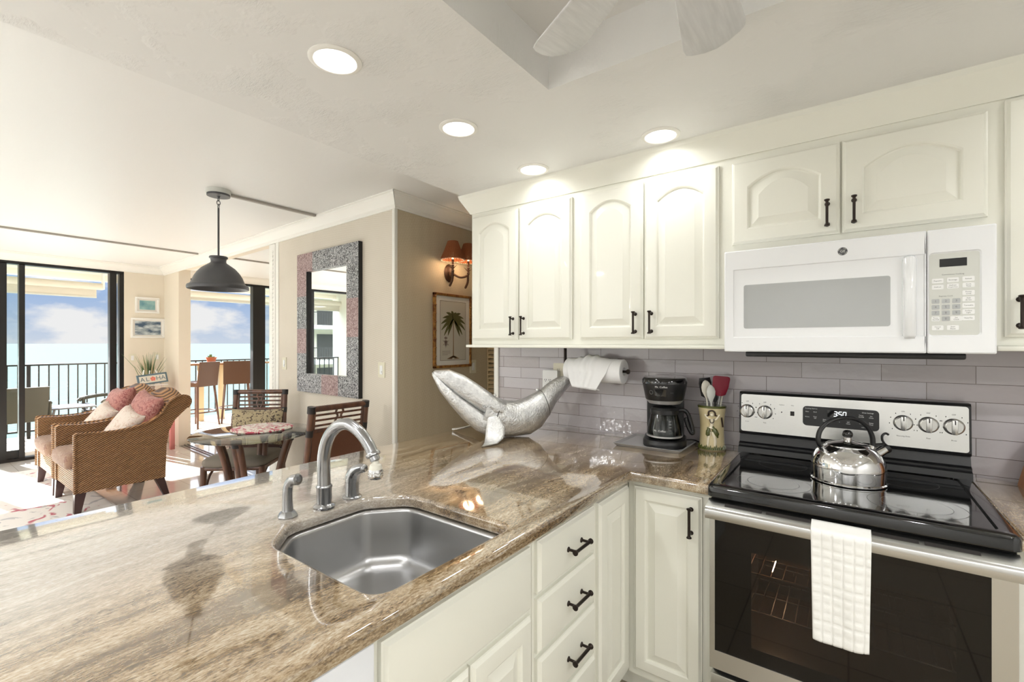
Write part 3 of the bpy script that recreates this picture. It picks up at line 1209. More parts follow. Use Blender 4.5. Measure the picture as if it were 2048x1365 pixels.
keys = [('Popcorn', 0.2335, 1.622), ('Beverage', 0.2695, 1.623), ('Reheat', 0.3055, 1.624), ('Defrost', 0.2335, 1.602), ('Defrost\nWeight/Time', 0.2695, 1.603), ('Cook\nTime', 0.3055, 1.604),
        ('Power\nLevel', 0.3055, 1.580), ('Add\n30 Sec', 0.3055, 1.560), ('Turntable', 0.3055, 1.540), ('Surface\nLight', 0.3055, 1.520), ('Vent Fan', 0.3055, 1.500),
        ('1', 0.2285, 1.556), ('2', 0.2530, 1.556), ('3', 0.2775, 1.556), ('4', 0.2285, 1.537), ('5', 0.2530, 1.537), ('6', 0.2775, 1.537), ('7', 0.2285, 1.518), ('8', 0.2530, 1.518), ('9', 0.2775, 1.518),
        ('Timer\nOn/Off', 0.2285, 1.499), ('0', 0.2530, 1.499), ('Set\nClock', 0.2775, 1.499), ('Cancel\nOff', 0.2335, 1.470), ('Start\nPause', 0.2695, 1.470)]
txt = bmesh.new()
for s, x, z in keys:
    dig = len(s) == 1
    hw, hh = (0.0095, 0.0075) if dig else (0.014 if x > 0.3 or s.startswith(('P', 'B', 'R', 'D', 'C', 'S')) else 0.0098, 0.0075)
    bm = bmesh.new()
    loft(bm, [[F2(u, w, d) for u, w in rrect(x - hw, x + hw, z - hh, z + hh, 0.0025, 3)] for d in (0.026, 0.0274)])
    obj('button', bm, white_plastic if not dig else mw_glass, cp)
    lines = s.split('\n')
    for i, ln in enumerate(lines):
        add_text(txt, ln, 0.0095 if dig else (0.0054 if len(ln) < 10 else 0.0042), lambda u, w, x=x, z=z, i=i, n=len(lines): F2(x + u, z + w + (0.0028 if n == 2 and i == 0 else (-0.0032 if n == 2 else 0)), 0.0277))
add_text(txt, 'Convenience Cooking', 0.0058, lambda u, w: F2(0.2695 + u, 1.641 + w, 0.0271))
add_text(txt, 'Express Cook', 0.0058, lambda u, w: F2(0.253 + u, 1.572 + w, 0.0271))
obj('key_lettering', txt, print_gray, cp, smooth=False)
obj('vent_underside', bx(-0.34, 0.31, 2.08, 2.40, 1.366, 1.388, bev=0.006), black_satin, mw)

# ================================================================== worktops
def worktop(outer, holes, z0, z1, r):
    cu = bpy.data.curves.new('worktop', 'CURVE')
    cu.dimensions = '2D'
    cu.fill_mode = 'BOTH'
    for poly in [outer] + holes:
        s = cu.splines.new('POLY')
        s.points.add(len(poly) - 1)
        for p, q in zip(s.points, poly):
            p.co = (q[0], q[1], 0, 1)
        s.use_cyclic_u = True
    cu.extrude = (z1 - z0) / 2 - r
    cu.bevel_depth = r
    cu.bevel_resolution = 3
    cu.offset = -r
    o = bpy.data.objects.new('worktop', cu)
    COL.objects.link(o)
    me = bpy.data.meshes.new_from_object(o.evaluated_get(bpy.context.evaluated_depsgraph_get()))
    bpy.data.objects.remove(o)
    bpy.data.curves.remove(cu)
    bm = bmesh.new()
    bm.from_mesh(me)
    bpy.data.meshes.remove(me)
    for v in bm.verts:
        v.co.z += (z0 + z1) / 2
    bmesh.ops.remove_doubles(bm, verts=bm.verts, dist=1e-5)
    return bm


def fillet(poly, rad, n=6):
    out = []
    m = len(poly)
    for i in range(m):
        p0, p1, p2 = V(poly[i - 1] + (0,)), V(poly[i] + (0,)), V(poly[(i + 1) % m] + (0,))
        r = rad[i] if isinstance(rad, (list, tuple)) else rad
        a, b = (p0 - p1).normalized(), (p2 - p1).normalized()
        half = a.angle(b) / 2
        d = min(r / math.tan(half), (p0 - p1).length * 0.49, (p2 - p1).length * 0.49)
        s, e = p1 + a * d, p1 + b * d
        for k in range(n + 1):
            t = k / n
            q = s * (1 - t) ** 2 + p1 * 2 * t * (1 - t) + e * t ** 2
            out.append((q.x, q.y))
    return out


SINK = [(-0.755, 0.578), (-0.745, 1.02), (-1.165, 1.03), (-1.262, 0.925), (-1.262, 0.68), (-1.155, 0.578)]
SINK_F = fillet(SINK, [0.05, 0.05, 0.09, 0.07, 0.07, 0.09])
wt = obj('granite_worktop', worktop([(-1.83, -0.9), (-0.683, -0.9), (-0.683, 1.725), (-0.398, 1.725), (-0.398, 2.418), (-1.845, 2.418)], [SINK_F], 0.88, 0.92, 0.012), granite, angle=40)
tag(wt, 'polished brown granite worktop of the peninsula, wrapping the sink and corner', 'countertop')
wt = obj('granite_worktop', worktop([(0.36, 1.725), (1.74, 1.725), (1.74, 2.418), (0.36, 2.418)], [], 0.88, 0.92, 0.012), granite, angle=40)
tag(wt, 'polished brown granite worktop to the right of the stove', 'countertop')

# ================================================================== sink and taps
def inset(poly, d):
    out = []
    m = len(poly)
    for i in range(m):
        p0, p1, p2 = V(poly[i - 1] + (0,)), V(poly[i] + (0,)), V(poly[(i + 1) % m] + (0,))
        e0, e1 = (p1 - p0), (p2 - p1)
        if e0.length < 1e-7:
            e0 = e1
        if e1.length < 1e-7:
            e1 = e0
        n = V((-(e0.normalized() + e1.normalized()).y, (e0.normalized() + e1.normalized()).x, 0))
        n.normalize()
        out.append((p1.x + n.x * d, p1.y + n.y * d))
    return out


sk = thing('undermount_sink', 'satin stainless undermount sink with clipped back corners', 'sink', (-1.0, 0.8, 0.70))
cen = V((-1.0, 0.80, 0))
rings = []
for sc, d, z in ((0, -0.014, 0.8795), (0, 0.004, 0.8795), (0, 0.008, 0.877), (0, 0.0095, 0.870), (0.03, 0.010, 0.80), (0.06, 0.012, 0.745), (0.08, 0.012, 0.728), (0.13, 0.016, 0.714), (0.22, 0.018, 0.707), (0.5, 0.02, 0.703), (0.9, 0.01, 0.70)):
    pp = inset(SINK_F, d)
    rings.append([V((x + (cen.x - x) * sc, y + (cen.y - y) * sc, z)) for x, y in pp])
bm = bmesh.new()
loft(bm, rings, False, True)
obj('bowl', bm, steel_sink, sk, angle=60)
bm = bmesh.new()
lathe(bm, [(0.001, 0.002), (0.03, 0.002), (0.042, 0.006), (0.045, 0.004), (0.045, 0.0)], (-1.0, 0.8, 0.70), 28)
obj('drain', bm, chrome, sk)

fc = thing('kitchen_faucet', 'brushed nickel gooseneck faucet standing behind the sink', 'faucet', (-1.29, 0.80, 0.92))
bm = bmesh.new()
lathe(bm, [(0.001, 0), (0.031, 0), (0.032, 0.006), (0.026, 0.012), (0.0225, 0.014), (0.0225, 0.06), (0.0235, 0.062), (0.0235, 0.066), (0.021, 0.07), (0.001, 0.07)], (-1.29, 0.8, 0.92), 28)
obj('base', bm, nickel, fc)
bm = bmesh.new()
path = smooth_curve([(-1.29, .80, .985), (-1.292, .80, 1.03), (-1.29, .80, 1.085), (-1.272, .803, 1.135), (-1.235, .808, 1.171), (-1.19, .814, 1.182), (-1.145, .82, 1.165), (-1.112, .825, 1.135), (-1.092, .828, 1.105)], 6)
rad = [0.0195 - 0.0035 * (k / (len(path) - 1)) for k in range(len(path))]
tube(bm, path, rad, 18)
obj('spout', bm, nickel, fc, angle=60)
tip = path[-1]
bm = bmesh.new()
dv = (path[-1] - path[-3]).normalized()
tube(bm, [tip - dv * 0.004, tip, tip + dv * 0.006, tip + dv * 0.008, V(tip + dv * 0.02), V(tip + dv * 0.021)], [0.0195, 0.021, 0.02, 0.014, 0.014, 0.012], 18)
obj('spout_collar', bm, nickel, fc)
ax_ = tip + dv * 0.02
bm = bmesh.new()
lathe(bm, [(0.001, 0.0), (0.009, 0.0), (0.010, -0.008), (0.016, -0.012), (0.0185, -0.022), (0.0185, -0.026), (0.001, -0.026)], ax_, 24)
ae = obj('swivel_aerator', bm, bone, fc)
bm = bmesh.new()
lathe(bm, [(0.001, -0.024), (0.019, -0.024), (0.0205, -0.032), (0.021, -0.044), (0.0195, -0.05), (0.015, -0.052), (0.001, -0.051)], ax_, 24)
for j, h in enumerate((-0.032, -0.040)):
    tube(bm, [V((ax_.x + 0.0208 * math.cos(a), ax_.y + 0.0208 * math.sin(a), ax_.z + h + 0.0016 * math.sin(6 * a))) for a in (2 * PI * k / 48 for k in range(48))], 0.0012, 6, closed=True)
obj('aerator_head', bm, chrome, fc)

hd = thing('faucet_handle', 'brushed nickel single lever valve right of the gooseneck faucet', 'faucet handle', (-1.30, 0.905, 0.92))
bm = bmesh.new()
lathe(bm, [(0.001, 0), (0.029, 0), (0.03, 0.004), (0.026, 0.008), (0.0215, 0.009), (0.0215, 0.052), (0.001, 0.052)], (-1.30, 0.905, 0.92), 28)
obj('base', bm, nickel, hd)
bm = bmesh.new()
tube(bm, smooth_curve([(-1.30, .905, .972), (-1.298, .906, .99), (-1.287, .908, 1.006), (-1.268, .911, 1.017), (-1.245, .915, 1.021)], 5), [0.0215, 0.0216, 0.0217, 0.0218, 0.0218, 0.0217, 0.0216, 0.0214, 0.021, 0.0206, 0.02, 0.0194, 0.0187, 0.018, 0.0172, 0.0164, 0.0156, 0.0148, 0.014, 0.0132, 0.011], 18)
obj('lever', bm, nickel, hd, angle=60)
bm = bmesh.new()
lathe(bm, [(0.001, 0.0), (0.004, 0.0), (0.004, 0.003), (0.001, 0.003)], (-1.276, 0.886, 0.995), 12, axis='-y')
obj('set_screw', bm, dark_slot, hd)

sp_ = thing('side_sprayer', 'brushed nickel side sprayer left of the gooseneck faucet', 'sprayer', (-1.305, 0.695, 0.92))
bm = bmesh.new()
lathe(bm, [(0.001, 0), (0.027, 0), (0.028, 0.004), (0.022, 0.014), (0.0175, 0.018), (0.001, 0.018)], (-1.305, 0.695, 0.92), 8)
obj('base', bm, nickel, sp_, angle=20)
bm = bmesh.new()
pp = smooth_curve([(-1.305, .695, .936), (-1.306, .695, .96), (-1.306, .695, .99), (-1.303, .697, 1.012), (-1.291, .70, 1.026), (-1.272, .704, 1.031)], 5)
tube(bm, pp, [0.0155 - 0.002 * math.sin(k / 25 * PI) for k in range(len(pp))], 16)
obj('wand', bm, nickel, sp_, angle=60)
bm = bmesh.new()
e = pp[-1]
dv = (pp[-1] - pp[-2]).normalized()
tube(bm, [e - dv * 0.002, e + dv * 0.004, e + dv * 0.005], [0.0162, 0.0162, 0.0135], 18)
tube(bm, [e + dv * 0.004, e + dv * 0.0075], [0.008, 0.0075], 14)
obj('spray_face', bm, nickel, sp_)

# ================================================================== base cabinets of the peninsula
PX = -0.72
PF = FX(PX)


def hpull(bm, y, z):
    pull(bm, (PX + 0.019, y - 0.055, z), (PX + 0.019, y + 0.055, z), (1, 0, 0), 0.0052)


sb_ = thing('sink_base_cabinet', 'cream base cabinet with a false drawer panel below the sink', 'cabinet', (-1.0, 0.81, 0))
bm = bmesh.new()
for a, b in ((0.535, 0.575), (0.79, 0.822), (1.04, 1.08)):
    box(bm, -0.74 if a == 0.79 else -1.6, PX, a, b, 0.1, 0.66 if a == 0.79 else 0.879)
for a, b in ((0.575, 0.79), (0.822, 1.04)):
    box(bm, -0.74, PX, a, b, 0.1, 0.13)
box(bm, -0.74, PX, 0.575, 1.04, 0.66, 0.70)
box(bm, -0.74, PX, 0.575, 1.04, 0.845, 0.879)
obj('carcass', bm, cream, sb_, smooth=False)
bm = bmesh.new()
panel_door(bm, 0.556, 1.06, 0.688, 0.858, PF, raised=False)
obj('false_panel', bm, cream, sb_, angle=18)
for a, b in ((0.556, 0.803), (0.809, 1.06)):
    bm = bmesh.new()
    panel_door(bm, a, b, 0.13, 0.672, PF)
    d_ = obj('door', bm, cream, sb_, angle=18)

ds = thing('drawer_cabinet', 'cream base cabinet with a stack of drawers on the peninsula front', 'cabinet', (-1.0, 1.27, 0))
obj('carcass', bx(-1.6, PX, 1.082, 1.47, 0.1, 0.879), cream, ds, smooth=False)
for z0, z1 in ((0.712, 0.862), (0.543, 0.697), (0.368, 0.528), (0.13, 0.353)):
    bm = bmesh.new()
    panel_door(bm, 1.094, 1.452, z0, z1, PF, raised=False)
    d_ = obj('drawer_front', bm, cream, ds, angle=18)
    bm = bmesh.new()
    hpull(bm, 1.30, (z0 + z1) / 2 - 0.005)
    obj('handle', bm, bronze, d_, angle=50)

nc = thing('corner_cabinet', 'cream blind corner base cabinet with one narrow panel door facing right', 'cabinet', (-1.0, 1.62, 0))
obj('carcass', bx(-1.6, PX, 1.472, BACK_Y - 0.002, 0.1, 0.879), cream, nc, smooth=False)
bm = bmesh.new()
panel_door(bm, 1.487, 1.757, 0.13, 0.858, PF, fw=0.06)
obj('door', bm, cream, nc, angle=18)

bc = thing('base_cabinet', 'cream base cabinet with one panel door between the corner and the stove', 'cabinet', (-0.55, 2.05, 0))
obj('carcass', bx(-0.715, -0.40, 1.782, BACK_Y - 0.002, 0.1, 0.879), cream, bc, smooth=False)
bm = bmesh.new()
panel_door(bm, -0.69, -0.432, 0.13, 0.855, FY(1.782), fw=0.05)
d_ = obj('door', bm, cream, bc, angle=18)
bm = bmesh.new()
pull(bm, (-0.468, 1.763, 0.71), (-0.468, 1.763, 0.82), (0, -1, 0), 0.0052)
obj('handle', bm, bronze, d_, angle=50)

rc = thing('base_cabinet', 'cream base cabinet under the granite right of the stove', 'cabinet', (0.8, 2.05, 0))
obj('carcass', bx(0.362, 1.74, 1.782, BACK_Y - 0.002, 0.1, 0.879), cream, rc, smooth=False)
bm = bmesh.new()
panel_door(bm, 0.385, 0.8, 0.13, 0.855, FY(1.782), fw=0.05)
obj('door', bm, cream, rc, angle=18)
bm = bmesh.new()
box(bm, -1.55, -0.79, 0.53, 2.4, 0.0, 0.099)
box(bm, -0.79, -0.402, 1.85, 2.4, 0.0, 0.099)
box(bm, 0.365, 1.74, 1.85, 2.4, 0.0, 0.099)
struct('baseboard_kitchen', bm, cream, smooth=False)
struct('wall_peninsula', bx(-1.63, -1.602, -0.85, 2.41, 0, 0.879), cream_wall, smooth=False)

dw = thing('dishwasher', 'white dishwasher under the near end of the peninsula', 'dishwasher', (-1.0, 0.22, 0))
obj('body', bx(-1.58, PX, -0.08, 0.534, 0.1, 0.879), dishwasher_white, dw, smooth=False)
obj('door', bx(PX + 0.001, PX + 0.025, -0.075, 0.532, 0.12, 0.876, bev=0.005), dishwasher_white, dw)

# ================================================================== range
rg = thing('electric_range', 'stainless and black electric range with a smooth glass cooktop', 'stove', (-0.022, 2.03, 0))
SX0, SX1 = -0.393, 0.352
obj('body', bx(SX0 + 0.004, SX1 - 0.004, 1.74, 2.40, 0.03, 0.885), black_satin, rg, smooth=False)
# cooktop: moulded rim with an inset glass
bm = bmesh.new()
CT = []
for ins, z in ((0.0, 0.893), (0.0, 0.920), (0.004, 0.928), (0.010, 0.931), (0.036, 0.931), (0.041, 0.926)):
    CT.append([V((u, w, z)) for u, w in rrect(SX0 - 0.004 + ins, SX1 + 0.004 - ins, 1.688 + ins, 2.33 - (ins if z < 0.93 else ins), 0.02)])
loft(bm, CT)
ck = obj('cooktop_frame', bm, black_gloss, rg)
bm = bmesh.new()
prism(bm, rrect(SX0 + 0.038, SX1 - 0.038, 1.73, 2.285, 0.012), lambda u, w, d: V((u, w, d)), 0.926, 0.9275)
cg = obj('cooktop_glass', bm, black_gloss, rg)
for cx, cy, rr in ((-0.216, 1.86, (0.115, 0.08)), (0.165, 1.86, (0.118, 0.085)), (-0.215, 2.15, (0.085,)), (0.168, 2.15, (0.085,))):
    bm = bmesh.new()
    for r in rr:
        n = 56
        a = [bm.verts.new((cx + r * math.cos(2 * PI * k / n), cy + r * math.sin(2 * PI * k / n), 0.9278)) for k in range(n)]
        b = [bm.verts.new((cx + (r - 0.0012) * math.cos(2 * PI * k / n), cy + (r - 0.0012) * math.sin(2 * PI * k / n), 0.9278)) for k in range(n)]
        for k in range(n):
            bm.faces.new((a[k], a[(k + 1) % n], b[(k + 1) % n], b[k]))
    obj('burner_ring', bm, print_gray, cg, smooth=False)
# backguard
bm = bmesh.new()
gp = [(2.30, 0.925), (2.305, 0.952), (2.318, 0.958), (2.318, 0.966), (2.335, 0.972), (2.345, 1.005), (2.33, 1.01), (2.325, 1.02), (2.335, 1.19), (2.343, 1.198), (2.385, 1.198), (2.40, 1.18), (2.40, 0.925)]
prism(bm, gp, lambda u, w, d: V((d, u, w)), SX0 - 0.012, SX1 + 0.008)
bg_ = obj('backguard', bm, black_satin, rg, angle=25)
BGF = lambda u, w, d: V((u, 2.3255 + (w - 1.02) * 0.0588 - d, w))
bm = bmesh.new()
prism(bm, rrect(SX0 - 0.004, SX1 + 0.001, 1.022, 1.188, 0.01), BGF, 0.0, 0.004)
sp2 = obj('control_fascia', bm, steel, rg, angle=25)
bm = bmesh.new()
prism(bm, rrect(-0.158, 0.098, 1.071, 1.153, 0.015), BGF, 0.003, 0.0055)
dp = obj('display_panel', bm, black_satin, rg, angle=25)
bm = bmesh.new()
prism(bm, rrect(-0.157, 0.097, 1.072, 1.152, 0.014), BGF, 0.0054, 0.006)
bm.free()
bm = bmesh.new()
prism(bm, [(-0.071, 1.114), (-0.004, 1.114), (-0.004, 1.142), (-0.071, 1.142)], BGF, 0.005, 0.0062)
obj('clock_window', bm, black_gloss, dp, smooth=False)
bm = bmesh.new()
# seven segment digits 3:50
SEG = {'3': 'abgcd', '5': 'afgcd', '0': 'abcdef'}


def segdigit(bm, ch, x, z, w=0.0095, h=0.019, t=0.0021):
    sl = 0.12
    pos = {'a': (x + t * .3, z + h, x + w - t * .3, z + h), 'g': (x + t * .3, z + h / 2, x + w - t * .3, z + h / 2), 'd': (x + t * .3, z, x + w - t * .3, z),
           'f': (x, z + h / 2 + t * .3, x, z + h - t * .3), 'b': (x + w, z + h / 2 + t * .3, x + w, z + h - t * .3),
           'e': (x, z + t * .3, x, z + h / 2 - t * .3), 'c': (x + w, z + t * .3, x + w, z + h / 2 - t * .3)}
    for s in SEG[ch]:
        x0, z0, x1, z1 = pos[s]
        if x0 == x1:
            q = [(x0 - t / 2, z0), (x0 + t / 2, z0), (x1 + t / 2, z1), (x1 - t / 2, z1)]
        else:
            q = [(x0, z0 - t / 2), (x1, z0 - t / 2), (x1, z1 + t / 2), (x0, z1 + t / 2)]
        bm.faces.new([bm.verts.new(BGF(u + sl * (v - z), v, 0.0065)) for u, v in q])


segdigit(bm, '3', -0.050, 1.1185)
segdigit(bm, '5', -0.034, 1.1185)
segdigit(bm, '0', -0.0195, 1.1185)
for z in (1.1235, 1.1325):
    bm.faces.new([bm.verts.new(BGF(-0.0372 + a + 0.12 * (z - 1.1185), z + b, 0.0065)) for a, b in ((-0.001, -0.001), (0.001, -0.001), (0.001, 0.001), (-0.001, 0.001))])
obj('clock_digits', bm, led_white, dp, smooth=False)
bm = bmesh.new()
for s, x, z, sz in (('Cooking Options', -0.128, 1.1435, 0.0062), ('Bake', -0.142, 1.130, 0.006), ('Broil', -0.114, 1.130, 0.006), ('Warm', -0.142, 1.108, 0.006), ('Clear\nOff', -0.114, 1.107, 0.006),
                    ('Start\nTime', -0.081, 1.098, 0.006), ('+', -0.053, 1.097, 0.011), ('-', -0.030, 1.097, 0.012), ('Self\nClean', -0.001, 1.095, 0.006),
                    ('Oven Settings', 0.062, 1.1405, 0.0066), ('Timer\nOn/Off', 0.041, 1.126, 0.006), ('Set\nClock', 0.073, 1.125, 0.006), ('Cook\nTime', 0.041, 1.099, 0.006), ('Delay\nTime', 0.073, 1.098, 0.006),
                    ('Lock Controls', 0.055, 1.082, 0.0045)):
    ls = s.split('\n')
    for i, l in enumerate(ls):
        add_text(bm, l, sz, lambda u, w, x=x, z=z, i=i, n=len(ls): BGF(x + u, z + w - (i - (n - 1) / 2) * 0.0066, 0.0063))
obj('panel_lettering', bm, print_white, dp, smooth=False)
bm = bmesh.new()
for x in (-0.372, -0.301, 0.170, 0.243, 0.313):
    for k in range(9):
        a = math.radians(90 + (k - 4) * 32)
        if k != 4:
            box(bm, -0.0012, 0.0012, -0.0002, 0.0002, -0.002, 0.002, xf=lambda c, a=a, x=x: BGF(x + 0.041 * math.cos(a) + c.x, 1.113 + 0.041 * math.sin(a) + c.z, 0.0043 + c.y))
    add_text(bm, 'OFF', 0.0065, lambda u, w, x=x: BGF(x + u, 1.156 + w, 0.0045))
    for q in ((-0.006, 0.171), (-0.002, 0.171), (0.002, 0.171)):
        pass
for s, x, z in (('Front', -0.372, 1.066), ('Rear', -0.301, 1.066), ('Warming Zone', 0.170, 1.062), ('Rear', 0.243, 1.062), ('Front', 0.313, 1.062), ('Surface', -0.236, 1.150), ('Hot', -0.196, 1.150)):
    add_text(bm, s, 0.0065, lambda u, w, x=x, z=z: BGF(x + u, z + w, 0.0045))
prism(bm, [(-0.204, 1.106), (-0.189, 1.106), (-0.189, 1.125), (-0.204, 1.125)], BGF, 0.004, 0.0048)
prism(bm, rrect(-0.239, -0.234, 1.116, 1.121, 0.002, 3), BGF, 0.004, 0.0048)
obj('dial_markings', bm, dark_slot, sp2, smooth=False)
for x, r in ((-0.372, 0.030), (-0.301, 0.030), (0.170, 0.030), (0.243, 0.030), (0.313, 0.030)):
    bm = bmesh.new()
    xf = lambda p: p
    lathe(bm, [(0.001, 0.0), (r, 0.0), (r, 0.003), (r - 0.003, 0.006), (r - 0.004, 0.016), (r - 0.007, 0.018), (0.001, 0.018)], (x, 2.326, 1.113), 32, axis='-y')
    box(bm, x - 0.008, x + 0.008, 2.298, 2.31, 1.113 - r + 0.003, 1.113 + r - 0.003, bev=0.004)
    k_ = obj('knob', bm, steel, rg, angle=30)
    obj('pointer', bx(x - 0.0016, x + 0.0016, 2.2968, 2.2985, 1.113 + r * 0.35, 1.113 + r - 0.004), dark_slot, k_, smooth=False)

# oven door with handle, window and racks
DY = 1.70
OF = FY(DY)
od = None
bm = bmesh.new()
ox0, ox1, oz0, oz1 = SX0 + 0.003, SX1 - 0.003, 0.298, 0.878
wx0, wx1, wz0, wz1 = SX0 + 0.02, SX1 - 0.052, 0.362, 0.838
for a, b, c, d in ((ox0, ox1, oz0, wz0), (ox0, ox1, wz1, oz1), (ox0, wx0, wz0, wz1), (wx1, ox1, wz0, wz1)):
    box(bm, a, b, DY, DY + 0.035, c, d)
od = obj('oven_door', bm, steel, rg, smooth=False)
for x0, x1 in ((-0.335, -0.225), (-0.213, -0.095), (0.055, 0.155), (0.167, 0.275)):
    bm = bmesh.new()
    prism(bm, [(1.664, 0.8752), (1.680, 0.8795), (1.680, 0.8770), (1.664, 0.8727)], lambda u, w, d: V((d, u, w)), x0, x1)
    obj('vent_slot', bm, dark_slot, od, smooth=False)
bm = bmesh.new()
ix0, ix1, iz0, iz1 = -0.262, 0.235, 0.405, 0.722
for a, b, c, d in ((wx0, wx1, wz0, iz0), (wx0, wx1, iz1, wz1), (wx0, ix0, iz0, iz1), (ix1, wx1, iz0, iz1)):
    box(bm, a, b, DY + 0.012, DY + 0.016, c, d)
obj('window_mask', bm, black_satin, od, smooth=False)
obj('window_glass', bx(wx0, wx1, DY + 0.002, DY + 0.007, wz0, wz1), oven_glass, od, smooth=False)
bm = bmesh.new()
hx0, hx1 = SX0 + 0.002, SX1 - 0.002
prism(bm, [(1.700, 0.884), (1.650, 0.8705), (1.641, 0.866), (1.638, 0.860), (1.638, 0.838), (1.642, 0.832), (1.664, 0.831), (1.668, 0.846), (1.700, 0.852)], lambda u, w, d: V((d, u, w)), hx0, hx1)
obj('handle', bm, steel, od, angle=40)
# cavity behind the window
bm = bmesh.new()
cx0, cx1, cy1, cz0, cz1 = -0.31, 0.285, 2.2, 0.38, 0.80
box(bm, cx0 - 0.01, cx0, 1.74, cy1, cz0, cz1)
box(bm, cx1, cx1 + 0.01, 1.74, cy1, cz0, cz1)
box(bm, cx0, cx1, cy1, cy1 + 0.01, cz0, cz1)
box(bm, cx0, cx1, 1.74, cy1, cz0 - 0.01, cz0)
box(bm, cx0, cx1, 1.74, cy1, cz1, cz1 + 0.01)
obj('oven_liner', bm, oven_inside, rg, smooth=False)
for z in (0.50, 0.63):
    bm = bmesh.new()
    for y in (1.77, 1.90, 2.03, 2.17):
        tube(bm, [(cx0 + 0.005, y, z), (cx1 - 0.005, y, z)], 0.003, 6)
    for k in range(17):
        x = cx0 + 0.03 + k * 0.0345
        tube(bm, [(x, 1.765, z + 0.004), (x, 2.175, z + 0.004)], 0.0022, 6)
    obj('oven_rack', bm, chrome, rg)
bm = bmesh.new()
box(bm, SX0 + 0.004, SX1 - 0.004, DY + 0.004, DY + 0.04, 0.075, 0.278, bev=0.005)
obj('storage_drawer', bm, steel, rg)
# the body is hollow where the oven is: front frame only
body = [c for c in rg.children if c.name.startswith('body')][0]
bm = bmesh.new()
for a, b, y0, y1, c, d in ((SX0 + 0.004, cx0 - 0.011, 1.74, 2.40, 0.03, 0.885), (cx1 + 0.011, SX1 - 0.004, 1.74, 2.40, 0.03, 0.885),
                           (cx0 - 0.011, cx1 + 0.011, 2.215, 2.40, 0.03, 0.885), (cx0 - 0.011, cx1 + 0.011, 1.74, 2.215, 0.03, 0.365), (cx0 - 0.011, cx1 + 0.011, 1.74, 2.215, 0.812, 0.885)):
    box(bm, a, b, y0, y1, c, d)
bm.to_mesh(body.data)
bm.free()
add_light('oven_fill_lamp', 'POINT', (-0.24, 2.1, 0.74), 5.0, (1.0, 0.75, 0.5), 0.02)  # added so the racks and liner show through the glass

# towel over the oven handle
bm = bmesh.new()
nx, path = 66, []
NF = 62
for z in [0.555 + k * 0.005 for k in range(NF)]:
    path.append((1.629, z))
path += [(1.630, 0.868), (1.634, 0.8715), (1.642, 0.8735), (1.652, 0.8755), (1.662, 0.8785), (1.672, 0.881), (1.680, 0.8835)]
rows = []
for j, (y, z) in enumerate(path):
    row = []
    for i in range(nx + 1):
        s = i / nx
        x = -0.091 + 0.143 * s + 0.004 * (0.87 - z) * (1 - 2 * s) * 4
        wave = 0.0035 * math.sin(s * 9 + z * 7) * min(1, max(0, (0.87 - z) * 6)) if j < NF else 0
        gx = abs(((s * 5.5) % 1) - 0.5) * 2
        gz = abs(((z * 38) % 1) - 0.5) * 2
        puff = 0.0042 * (1 - max(gx, gz) ** 5) if j < NF else 0.0
        zz = z - (0.012 * math.sin(s * 2.2 + 0.6) * max(0, 1 - j / 8) if j < 8 else 0)
        row.append(V((x, y + min(wave, 0.002) - puff, zz)))
    rows.append(row)
loft(bm, rows, False, False, closed=False)
to = obj('dish_towel', bm, towel_m, None, angle=80)
md = to.modifiers.new('thickness', 'SOLIDIFY')
md.thickness = 0.003
md.offset = -1
tag(to, 'white waffle dish towel draped over the oven handle', 'towel')

# ================================================================== kettle
KC = V((-0.003, 2.05, 0.9275))
kt = thing('kettle', 'polished stainless kettle with black arched handle on the cooktop', 'kettle', KC)
bm = bmesh.new()
lathe(bm, [(0.001, 0), (0.108, 0), (0.114, 0.003), (0.114, 0.006), (0.110, 0.009), (0.1115, 0.05), (0.1105, 0.066), (0.105, 0.085), (0.095, 0.102), (0.08, 0.116), (0.066, 0.124), (0.064, 0.126), (0.001, 0.126)], KC, 56)
obj('body', bm, chrome, kt, angle=50)
bm = bmesh.new()
lathe(bm, [(0.001, 0.125), (0.064, 0.125), (0.066, 0.128), (0.062, 0.131), (0.045, 0.138), (0.02, 0.143), (0.012, 0.145), (0.012, 0.155), (0.001, 0.155)], KC, 48)
ld = obj('lid', bm, chrome, kt, angle=50)
bm = bmesh.new()
lathe(bm, [(0.001, 0.151), (0.010, 0.153), (0.0155, 0.160), (0.0165, 0.167), (0.014, 0.175), (0.008, 0.180), (0.001, 0.181)], KC, 24)
obj('lid_knob', bm, black_gloss, ld, angle=60)
RD = V((0.79, 0.61, 0)).normalized()
UPV = V((0, 0, 1))
Kp = lambda a, h: KC + RD * a + UPV * h
bm = bmesh.new()
tube(bm, smooth_curve([Kp(-0.083, 0.112), Kp(-0.102, 0.128), Kp(-0.107, 0.155), Kp(-0.097, 0.185), Kp(-0.066, 0.212), Kp(-0.02, 0.225), Kp(0.03, 0.219), Kp(0.068, 0.197), Kp(0.088, 0.165), Kp(0.093, 0.135), Kp(0.088, 0.112)], 5), 0.0085, 12, sq=(1.25, 0.8))
hh = obj('handle', bm, black_satin, kt, angle=60)
bm = bmesh.new()
tube(bm, [Kp(-0.083, 0.108), Kp(-0.099, 0.124)], 0.0105, 12)
obj('handle_ferrule', bm, chrome, hh)
bm = bmesh.new()
tube(bm, [Kp(0.084, 0.108), Kp(0.0915, 0.122)], 0.0105, 12)
obj('handle_ferrule', bm, chrome, hh)
bm = bmesh.new()
tube(bm, [Kp(0.082, 0.078), Kp(0.105, 0.094), Kp(0.14, 0.113)], [0.021, 0.0185, 0.0155], 20)
so = obj('spout', bm, chrome, kt)
bm = bmesh.new()
tube(bm, [Kp(0.136, 0.111), Kp(0.146, 0.1165), Kp(0.147, 0.117)], [0.0175, 0.0175, 0.013], 18)
